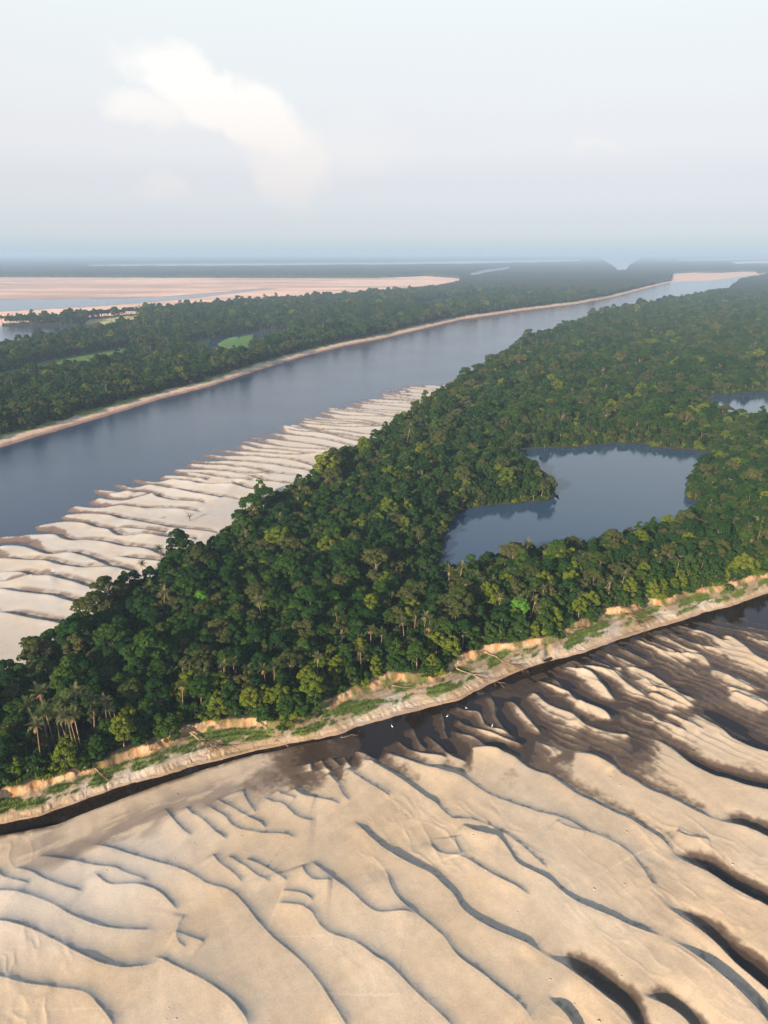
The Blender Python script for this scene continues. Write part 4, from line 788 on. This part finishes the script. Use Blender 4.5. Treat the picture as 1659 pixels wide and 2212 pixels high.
# ------------------------------------------------------------------ single trees
ordi = lambda n: '%d%s' % (n, 'th' if 10 <= n % 100 <= 20 else {1: 'st', 2: 'nd', 3: 'rd'}.get(n % 10, 'th'))
def visible(x, y, z, m=40):
    a, b = to_frame(np.asarray(x, float), np.asarray(y, float), np.asarray(z, float)); return (a > -m) & (a < 1659 + m) & (b > 500) & (b < 2212 + m)
def hz(x, y): return float(terrain(np.array([x]), np.array([y]))[0][0])

PALM_PX = []
def pal(f, t, z, where):
    for q in t.split():
        a, b = map(float, q.split(',')); PALM_PX.append((f[0] + f[2] * a, f[1] + f[2] * b, z, where))
CZ = (54, 1431, .1953)
pal(CZ, "170,370 100,440 250,530 190,560 330,560 410,540 470,560 520,600 560,610 330,450 390,470 480,360 100,700", 17.0, 'left clump above the bank')
pal(CZ, "690,420 720,520 870,460 935,480 640,180", 14.0, 'thin group right of the left clump')
C5, C4, C3 = (0, 1350, .5), (829.5, 972, .5), (0, 972, .5)
pal(C5, "780,270 800,180 870,210 950,175 1010,165 1080,190 1150,190 1180,185 1370,150 1560,110 1600,30 1640,40", 14.0, 'scattered row behind the middle of the bank')
pal(C4, "280,530 320,510 355,575 400,540 425,570 460,565 530,535 560,525 600,530 420,600 640,600 660,570 690,605 730,590 500,640 590,650 640,645 620,630", 14.0, 'grove left of the bright green tree')
pal(C4, "130,715 90,745 170,725 210,740 190,765 300,715", 14.0, 'group above the pale fallen logs')
pal(C4, "890,535 1030,540 1180,445 1190,480 1250,460 1270,490 1320,415 1380,465 1400,395 1330,470 850,470 610,410 1000,575 1040,590", 14.0, 'loose row behind the right half of the bank')
pal(C4, "1590,325 1570,340 1600,385 1620,345 1640,300", 14.0, 'clump at the right edge of the forest')
pal(C3, "1320,180 1290,200 1300,150 1470,130 1410,110 1020,300 1050,310 1200,290 690,420 590,480", 12.5, 'far group beside the pale beach')
def inland(x, y, pad=3.0):
    u, w = UW(x, y); w = float(np.clip(w, float(BL(np.array([u]))[0]) + pad, float(FB(np.array([u]))[0]) - 1.0)); return XY(u, w)
palm_xy = []
wl = {}
for p in PALM_PX: wl.setdefault(p[3], []).append(p[0])
for i, (px, py, z, where) in enumerate(PALM_PX):
    x, y = inland(*G(px, py, z)); g0 = hz(x, y); hh = max(z - g0, 7.0)
    mv, tv, dv, *_ = PALMS[i % 5]; base = 11.5 + .8 * ((i % 5) % 3)
    k = sorted(wl[where]).index(px) + 1
    t = put('palm', None, label='palm in the %s, %s from the left' % (where, ordi(k)), cat='palm', group='palms standing above the forest', loc=(x, y, g0), rz=float(rng.uniform(0, 6.28)), sc=float(hh / base))
    put('crown', mv, t); put('trunk', tv, t)
    if i % 2 == 0: put('dead_frond', dv, t.children[0])
    palm_xy.append((x, y))
palm_xy = np.array(palm_xy)

SPECIAL = [(60, 1362, 12, 4, .8, 'lone olive flat-topped tree at the left edge of the pale beach'), (1125, 1288, 15, 13, 1.0, 'bright green domed tree standing out among the palms'), (705, 1000, 16, 2, 1.5, 'large rounded yellow-green tree at the beach edge'),
           (545, 1085, 15, 3, 1.35, 'flat-topped tree at the beach edge'), (430, 1195, 14, 4, 1.2, 'olive umbrella tree with bare limbs showing, near the beach'), (430, 1275, 14, 13, 1.0, 'bright green umbrella tree in the middle of the forest slope'),
           (720, 1271, 14, 13, .95, 'bright green flat tree in the middle of the forest'), (560, 1030, 14, 8, 1.0, 'vine-draped tree near the beach palms')]
ntree = 0
tree_xy = []
for px, py, z, k, s, lab in SPECIAL:
    x, y = G(px, py, z); g0 = hz(x, y); a, b, *_ = TREES[k]
    t = put('broadleaf_tree', None, label=lab, cat='tree', group='broadleaf trees of the island', loc=(x, y, g0), rz=float(rng.uniform(0, 6.28)), sc=s * (z - g0) / 11.5); put('crown', a, t); put('trunk', b, t); ntree += 1; tree_xy.append((x, y))
ROWS, SP = 9, 4.6
cand = []
uu = np.arange(-260, 420, SP)
for r in range(ROWS):
    for u in uu:
        a = u + rng.uniform(-1.4, 1.4) + (SP / 2 if r % 2 else 0); w = float(BL(np.array([a]))[0]) + 1.5 + 4.1 * r + rng.uniform(-1.1, 1.1); x, y = XY(a, w)
        if visible([x], [y], [14.0], -12 if r else 20)[0]: cand.append((r, a, x, y))
per = {}
cand = sorted(cand, key=lambda c: c[0])[:300 - ntree]
RMAX = {}
for r, a, x, y in cand: RMAX.setdefault(r, []).append(a)
rown = ['front row on the bluff edge', 'second row behind the bluff edge', 'third row behind the bluff edge', 'fourth row behind the bluff edge', 'fifth row behind the bluff edge', 'sixth row behind the bluff edge', 'seventh row behind the bluff edge', 'eighth row behind the bluff edge', 'ninth row behind the bluff edge']
X = np.array([c[2] for c in cand]); Y = np.array([c[3] for c in cand]); GH = terrain(X, Y)[0]
pick0 = [8, 8, 9, 9, 2, 1, 9, 8]; pickn = [0, 1, 1, 2, 0, 5, 6, 7, 10, 11, 2, 4, 3, 12]
for r in range(ROWS):
    idx = sorted([i for i, c in enumerate(cand) if c[0] == r], key=lambda i: cand[i][1])
    for n, i in enumerate(idx):
        _, a, x, y = cand[i]
        k = int(rng.choice(pick0 if r == 0 else pick0 + pickn if r == 1 else pickn)); s = float(rng.choice([rng.uniform(.42, .66), rng.uniform(.6, .95)])) * (.9 if r == 0 else 1.0)
        if len(palm_xy) and np.hypot(palm_xy[:, 0] - x, palm_xy[:, 1] - y).min() < 2.6: s *= .62
        ma, mb, *_ = TREES[k]
        t = put('broadleaf_tree', None, label='%s %s tree in the %s, %s from the left' % (STY[k][2], STY[k][3], rown[r], ordi(n + 1)), cat='tree', group='broadleaf trees of the island',
                loc=(x, y, float(GH[i]) - .1), rz=float(rng.uniform(0, 6.28)), sc=(s * float(rng.uniform(.95, 1.15)), s * float(rng.uniform(.95, 1.15)), s))
        put('crown', ma, t); put('trunk', mb, t); tree_xy.append((x, y))
tree_xy = np.array(tree_xy)

DEAD = [(465, 1310, 13, 'bare white dead tree in the middle of the forest slope'), (590, 1335, 13, 'bare dead tree left of the bright flat tree'), (435, 1352, 13, 'dead tree with pinkish twigs above the left bank'), (600, 1040, 16, 'tall dead snag near the beach palms'),
        (1072, 1372, 12, 'leaning pale dead tree at the bluff edge'), (860, 1215, 13, 'bare pale tree among palms in the middle of the forest'), (480, 1435, 16, 'dead pale tree behind the scattered palms'), (805, 1215, 13, 'thin bare tree near the lake corner'), (1308, 1243, 15, 'tall bare pale trunk with a few limbs behind the right bank'), (1435, 1440 - 240, 14, 'pale dead tree near the right palms')]
for i, (px, py, z, lab) in enumerate(DEAD):
    x, y = inland(*G(px, py, z)); g0 = hz(x, y); V, Fq = make_dead_tree(500 + i, max(z - g0, 5.0) * .9, 2.3, .16)
    put('dead_tree', mesh_np('dead_tree', V, Fq, M_wood, smooth=True), label=lab, cat='dead tree', group='bare dead trees', loc=(x, y, g0))

# ------------------------------------------------------------------ fallen wood on the bank
def fallen(seed, L, r0, nb, spread, dark, roots=True):
    g = np.random.default_rng(seed); tr, brs, rts = [], [], []
    n = 7; path = [(L * i / (n - 1), g.normal(scale=.05 * L) * .3, r0 + .15 * abs(g.normal()) + (.3 if i > 4 else 0) * g.uniform(0, 1)) for i in range(n)]
    tr.append(tube(path, np.linspace(r0, r0 * .35, n), 7))
    def br(p, d, ln, r, lv, into=None):
        into = brs if into is None else into
        pts = [np.array(p, float)]; dd = np.array(d, float); dd /= np.linalg.norm(dd)
        for k in range(4): dd = dd + g.normal(scale=.16, size=3); dd[2] = np.clip(dd[2], -.15, .5); dd /= np.linalg.norm(dd); q = pts[-1] + dd * ln / 4; q[2] = max(q[2], .05); pts.append(q)
        into.append(tube(pts, np.linspace(r, r * .3, 5), 5))
        if lv:
            for _ in range(4): k = g.integers(1, 5); br(pts[k], dd + g.normal(scale=.5, size=3), ln * .5, r * .45, lv - 1)
    for _ in range(nb):
        k = g.integers(2, n); br(path[k], (g.uniform(.3, 1), g.normal(scale=spread), g.uniform(0, .5)), L * g.uniform(.22, .42), r0 * .45, 2)
    if roots:
        for k in range(8): a = k * .785; br((0, 0, r0), (-.35, math.cos(a), math.sin(a) * .8 + .2), g.uniform(.8, 1.5), r0 * .4, 0, rts)
    return merge(tr), merge(brs), merge(rts) if rts else None
LOGS = [((395, 1585), (470, 1622), .28, 9, .7, 1, 'tangled brown fallen tree spread over the grassy left bank'), ((984, 1446), (1056, 1466), .20, 5, .35, 0, 'bundle of pale fallen trunks below the bluff in the middle'), ((1046, 1410), (1116, 1440), .22, 6, .3, 1, 'long reddish fallen tree sloping down the bank left of the gully'),
        ((1304, 1306), (1376, 1345), .30, 16, .8, 1, 'big fallen tree with a dense brown crown below the right bluff'), ((1386, 1330), (1416, 1343), .16, 4, .5, 0, 'small forked pale log on the right bank grass'), ((846, 1480), (888, 1494), .14, 4, .4, 0, 'thin forked branch lying on the mid bank'),
        ((593, 1585), (620, 1598), .20, 3, .5, 0, 'short log on the bank grass left of centre'), ((556, 1562), (580, 1588), .15, 8, .9, 1, 'dark brush heap under the orange bluff'), ((705, 1515), (722, 1540), .14, 6, .8, 1, 'dark brush heap on the bank left of centre'), ((1236, 1362), (1262, 1368), .16, 4, .5, 1, 'reddish stump and roots at the foot of the bluff'),
        ((320, 1622), (332, 1640), .14, 4, .6, 1, 'dark leafy branch slumped from the left bluff'), ((205, 1664), (240, 1690), .12, 5, .5, 1, 'thin dark branches on the lower left bank'), ((1540, 1262), (1580, 1275), .18, 7, .7, 1, 'brown fallen tree at the far right of the bank'), ((735, 1572), (762, 1578), .09, 2, .4, 0, 'thin bare stick near the waterline left of centre')]
for i, (p0, p1, r0, nb, spd, dark, lab) in enumerate(LOGS):
    x0, y0 = G(*p0, 3.4); x1, y1 = G(*p1, 1.6); z0, z1 = hz(x0, y0), hz(x1, y1); L_ = math.dist((x0, y0), (x1, y1))
    tv, bv, rv = fallen(700 + i, L_, r0, nb, spd, dark, bool(dark) or r0 > .19)
    t = put('fallen_tree', None, label=lab, cat='fallen tree', group='fallen trees on the bank', loc=(x0, y0, z0)); t.rotation_euler = (0, math.atan2(z0 - z1, L_), math.atan2(y1 - y0, x1 - x0))
    m = M_wood_dark if dark else M_wood
    put('trunk', mesh_np('trunk', *tv, M_wood, smooth=True), t); put('branches', mesh_np('branches', *bv, m, smooth=True), t)
    if rv: put('roots', mesh_np('roots', *rv, m, smooth=True), t)
for i, (px, py, s, lab) in enumerate([(411, 1131, 1.0, 'bare driftwood snag standing on the pale beach'), (345, 1124, .8, 'low driftwood branch lying along a beach ridge'), (1030, 1494, .5, 'small driftwood piece at the creek edge')]):
    x, y = G(px, py, .5); V, Fq = make_dead_tree(900 + i, 3.2 * s, 2.6 * s, .22 * s)
    if i: V = V[:, [2, 1, 0]] * np.array([1, 1, .45]) + np.array([0, 0, .1])
    put('driftwood', mesh_np('driftwood', V, Fq, M_wood_dark, smooth=True), label=lab, cat='driftwood', group='driftwood', loc=(x, y, max(hz(x, y), 0)))

# ------------------------------------------------------------------ egrets
def egret():
    g = np.random.default_rng(3)
    body = tube([(-.34, 0, .50), (-.22, 0, .54), (-.05, 0, .60), (.12, 0, .66), (.20, 0, .74), (.22, 0, .86), (.17, 0, .96), (.20, 0, 1.04), (.27, 0, 1.06), (.31, 0, 1.05)], [.02, .09, .13, .11, .06, .035, .03, .035, .04, .02], 10)
    beak = tube([(.30, 0, 1.05), (.36, 0, 1.04), (.44, 0, 1.02)], [.018, .012, .003], 6)
    legs = [tube([(-.02, s * .05, .55), (0, s * .05, .28), (-.01, s * .05, -.02), (.07, s * .05, -.02)], [.016, .011, .010, .006], 5) for s in (-1, 1)]
    return body, beak, legs
eb, ek, el = egret()
EM = (mesh_np('body', *eb, M_white, smooth=True), mesh_np('beak', *ek, M_beak), [mesh_np('leg', *l, M_leg) for l in el])
for px, py, rz, lab in [(847, 1571, 2.4, 'white egret standing in the dark pool nearest the creek bend'), (966, 1549, .4, 'white egret beside the creek by a mud lobe'), (1007, 1536, 3.4, 'white egret on the mud islet in the creek'), (1063, 1573, 1.0, 'white egret in the long narrow pool between mud ridges')]:
    x, y = G(px, py, .2)
    t = put('egret', None, label=lab, cat='bird', group='egrets in the mud pools', loc=(x, y, max(hz(x, y), -.12)), rz=rz, sc=1.0); put('body', EM[0], t); put('beak', EM[1], t)
    for l in EM[2]: put('leg', l, t)

# ------------------------------------------------------------------ bank grass
def bank_grass():
    u = rng.uniform(-270, 430, 90000); t = rng.uniform(.25, .95, len(u)); a, b = WN(u), BL(u); x, y = XY(u, a + (b - a) * t)
    k = visible(x, y, 0 * x + 3); x, y = x[k], y[k]
    h, reg, _, _, gw = terrain(x, y); k = (gw > .35) & (rng.uniform(size=len(x)) < gw * .55); x, y, h = x[k], y[k], h[k]
    n = len(x); nb = 4
    P = np.repeat(np.stack([x, y, h - .03], 1), nb, 0) + np.c_[rng.normal(scale=.15, size=(n * nb, 2)), np.zeros(n * nb)]
    az = rng.uniform(0, 6.28, n * nb); d = np.stack([np.cos(az), np.sin(az), 0 * az], 1); ht = rng.uniform(.2, .55, (n * nb, 1)); w = .07
    s = np.stack([-d[:, 1], d[:, 0], 0 * az], 1)
    tip = P + d * ht * .5 + np.c_[np.zeros((n * nb, 2)), ht]
    V = np.stack([P - s * w, P + s * w, tip], 1).reshape(-1, 3)
    me = mesh_np('bank_grass', V, np.arange(len(V)).reshape(-1, 3), leaf_mat('grass_blade', (.04, .085, .014), (.06, .11, .018), (.11, .15, .03)), [('tint', 'FACE', 'FLOAT', np.repeat(rng.uniform(0, 1, n), nb) * 1.8)])
    put('bank_grass', me, label='short green grass growing in patches on the clay bank', cat='grass', kind='stuff')
bank_grass()

# ------------------------------------------------------------------ the rest of the forest: one object of instanced trees
def instancer(name, x, y, z, sc, idx, label, cat):
    n = len(x)
    me = bpy.data.meshes.new(name); me.vertices.add(n); me.vertices.foreach_set('co', np.stack([x, y, z], 1).astype(np.float32).ravel())
    for nm, typ, arr in (('sc', 'FLOAT_VECTOR', sc), ('rot', 'FLOAT_VECTOR', np.stack([rng.normal(scale=.06, size=n), rng.normal(scale=.06, size=n), rng.uniform(0, 6.28, n)], 1)), ('idx', 'INT', idx)):
        a = me.attributes.new(nm, typ, 'POINT'); a.data.foreach_set('vector' if typ == 'FLOAT_VECTOR' else 'value', np.ascontiguousarray(arr, np.int32 if typ == 'INT' else np.float32).ravel())
    o = put(name, me, label=label, cat=cat, kind='stuff')
    ng = bpy.data.node_groups.get('grow_trees')
    if ng is None:
        ng = bpy.data.node_groups.new('grow_trees', 'GeometryNodeTree')
        ng.interface.new_socket('Geometry', in_out='INPUT', socket_type='NodeSocketGeometry'); ng.interface.new_socket('Geometry', in_out='OUTPUT', socket_type='NodeSocketGeometry')
        N, L = ng.nodes, ng.links
        gi, go = N.new('NodeGroupInput'), N.new('NodeGroupOutput'); ci = N.new('GeometryNodeCollectionInfo'); ci.inputs['Collection'].default_value = PC; ci.inputs['Separate Children'].default_value = True; ci.inputs['Reset Children'].default_value = True
        ip = N.new('GeometryNodeInstanceOnPoints'); ip.inputs['Pick Instance'].default_value = True
        def na(nm, dt):
            q = N.new('GeometryNodeInputNamedAttribute'); q.data_type = dt; q.inputs['Name'].default_value = nm; return q.outputs['Attribute']
        e2r = N.new('FunctionNodeEulerToRotation')
        L.new(gi.outputs[0], ip.inputs['Points']); L.new(ci.outputs[0], ip.inputs['Instance']); L.new(na('idx', 'INT'), ip.inputs['Instance Index']); L.new(na('rot', 'FLOAT_VECTOR'), e2r.inputs[0]); L.new(e2r.outputs[0], ip.inputs['Rotation']); L.new(na('sc', 'FLOAT_VECTOR'), ip.inputs['Scale']); L.new(ip.outputs[0], go.inputs[0])
    md = o.modifiers.new('grow_trees', 'NODES'); md.node_group = ng
    return o
NOTREE = ('lake', 'pond', 'channel', 'lagoon', 'meadow_pool', 'inlet', 'cove', 'sandbar_river', 'far_sand', 'spit', 'lagoon_grass', 'swale', 'meadow_west', 'meadow_east', 'meadow_mid', 'river_bar', 'far_channel', 'far_bay', 'far_river', 'right_reach', 'right_bar')
def wooded(x, y, pad, lip=0.0):
    u, w = UW(x, y); n1 = fbm(x, y, 16., 2, 11)
    isl = (w > BL(u) + 1.6 - lip * np.clip(.55 - 1.3 * fbm(x, y, 7., 3, 5), .15, 1)) & (w < FB(u) - 1.0 + 1.5 * n1); far = w > WF(u) + 17 + 4 * n1
    ok = isl | far
    for nm in NOTREE: ok &= inside(nm, x, y) < -pad
    return ok, isl
R1, R2 = 700.0, 2300.0
def scatter(r0, r1, sp):
    n = int(2 * r1 / sp); gx, gy = np.meshgrid(np.arange(-n // 2, n // 2 + 1) * sp, np.arange(0, n + 1) * sp)
    x = gx.ravel() + rng.uniform(-.42, .42, gx.size) * sp; y = gy.ravel() + rng.uniform(-.42, .42, gx.size) * sp
    r = np.hypot(x, y); k = (r >= r0) & (r < r1); x, y = x[k], y[k]
    k = visible(x, y, 0 * x + 8, 260 if r1 < 1000 else 90); return x[k], y[k]
def forest():
    xs, ys, sc, idx = [], [], [], []
    wts = np.array([0, .24, 1, .16, 2, .04, 3, .08, 4, .06, 5, .08, 6, .08, 7, .07, 10, .09, 11, .09, 12, .01]).reshape(-1, 2)
    pal_k, pw = wts[:, 0].astype(int), wts[:, 1] / wts[:, 1].sum()
    for r0, r1, sp, smin, smax in ((60, R1, 3.5, .40, .95), (R1, 1300, 4.9, .6, 1.15), (1300, R2, 6.3, .78, 1.3)):
        x, y = scatter(r0, r1, sp); ok, isl = wooded(x, y, .6)
        x, y = x[ok], y[ok]
        if r0 < 100:
            d = np.full(len(x), 1e9)
            for a, b in tree_xy: d = np.minimum(d, np.hypot(x - a, y - b))
            k = d > 2.7; x, y = x[k], y[k]
        n = len(x); b = fbm(x, y, 60., 3, 101)
        s = rng.uniform(smin, smax, n) * (1 + .22 * b); s = np.where(rng.uniform(size=n) < .05, s * 1.55, s)
        lk = np.maximum(inside('lake', x, y), inside('pond', x, y)); s *= np.interp(lk, [-40, -3], [1, .68])
        i = rng.choice(pal_k, n, p=pw)
        i = np.where((rng.uniform(size=n) < .012) & (r0 < 1000), NPALM + rng.integers(0, 2, n), i)
        xs.append(x); ys.append(y); idx.append(i); sc.append(np.stack([s * rng.uniform(.95, 1.2, n), s * rng.uniform(.95, 1.2, n), s], 1))
    # undergrowth along every open edge
    x, y = scatter(60, 1000, 3.0); ok, _ = wooded(x, y, -.3, 3.2); x, y = x[ok], y[ok]; u, w = UW(x, y)
    e = np.minimum(np.abs(w - BL(u)), np.abs(FB(u) - w)); e = np.minimum(e, np.where(w > WF(u), w - WF(u) - 14, 99))
    for nm in ('lake', 'pond', 'channel', 'swale', 'meadow_west', 'meadow_east', 'meadow_pool', 'lagoon'): e = np.minimum(e, -inside(nm, x, y))
    k = e < 6; x, y = x[k], y[k]; n = len(x)
    xs.append(x); ys.append(y); idx.append(rng.choice([14, 15, 8, 14], n)); s = rng.uniform(.55, 1.2, n); s = np.where(idx[-1] == 8, s * .55, s); sc.append(np.stack([s * 1.2, s * 1.2, s], 1))
    x, y, idx, sc = map(np.concatenate, (xs, ys, idx, sc)); z = terrain(x, y)[0]
    k = z > .15; print('forest instances', k.sum())
    instancer('forest', x[k], y[k], z[k] - .15, sc[k], idx[k], 'dense mixed rainforest covering the island and the land across the river', 'forest')
forest()

# ------------------------------------------------------------------ woods far off, one canopy mass
def far_forest():
    th = np.arange(-40, 40.01, .055); dp = np.concatenate([np.arange(3.12, 1.2, -.014), np.arange(1.2, .17, -.008)]); r = HC / np.tan(np.radians(dp)); nr, nt = len(r), len(th)
    x = (r[:, None] * np.sin(np.radians(th))[None]).ravel(); y = (r[:, None] * np.cos(np.radians(th))[None]).ravel()
    ok, _ = wooded(x, y, 0.0); ok &= np.hypot(x, y) > R2 - 60
    z = 15.5 + 3.5 * fbm(x, y, 22, 3, 3) + 4.0 * fbm(x, y, 160, 3, 9) + rng.uniform(-1.6, 1.6, len(x))
    V = np.stack([x, y, z], 1); i = np.arange(nr - 1)[:, None] * nt + np.arange(nt - 1)[None]
    Fq = np.stack([i, i + 1, i + 1 + nt, i + nt], 2).reshape(-1, 4); Fq = Fq[ok[Fq].all(1)]
    # skirts round every edge of the canopy
    E = np.concatenate([Fq[:, [0, 1]], Fq[:, [1, 2]], Fq[:, [2, 3]], Fq[:, [3, 0]]]); key = np.sort(E, 1); key = key[:, 0] * (nr * nt) + key[:, 1]
    uq, inv, c = np.unique(key, return_inverse=True, return_counts=True); B = E[c[inv] == 1]
    n0 = len(V); low = V.copy(); low[:, 2] = .3
    S = np.stack([B[:, 1], B[:, 0], B[:, 0] + n0, B[:, 1] + n0], 1); Fa = np.vstack([Fq, S]); V2 = np.vstack([V, low]); used, inv = np.unique(Fa, return_inverse=True)
    me = mesh_np('far_forest', V2[used], inv.reshape(Fa.shape), leaf_mat('far_leaf', (.016, .030, .022), (.026, .042, .028), (.045, .058, .034)), [('tint', 'FACE', 'FLOAT', rng.uniform(-.5, 2.5, len(Fa)))])
    put('far_forest', me, label='distant blue-green forest stretching to the horizon', cat='forest', kind='stuff')
far_forest()

# ------------------------------------------------------------------ haze
def haze():
    X, Y0, Y1, Z0, Z1 = 46000, -900, 46000, -6.0, 124.0
    v = [(sx_ * X, y, z) for z in (Z0, Z1) for y in (Y0, Y1) for sx_ in (-1, 1)]
    f = [(0, 2, 3, 1), (4, 5, 7, 6), (0, 1, 5, 4), (2, 6, 7, 3), (0, 4, 6, 2), (1, 3, 7, 5)]
    me = bpy.data.meshes.new('haze'); me.from_pydata(v, [], f)
    m = bpy.data.materials.new('haze'); m.use_nodes = True; N = m.node_tree.nodes; N.clear(); out = N.new('ShaderNodeOutputMaterial'); pv = N.new('ShaderNodeVolumePrincipled')
    pv.inputs['Color'].default_value = (.48, .67, .91, 1); pv.inputs['Density'].default_value = 1.5e-4; pv.inputs['Anisotropy'].default_value = 0.0
    m.node_tree.links.new(pv.outputs[0], out.inputs['Volume']); me.materials.append(m)
    put('haze', me, label='pale blue haze thickening with distance', kind='stuff')
haze()
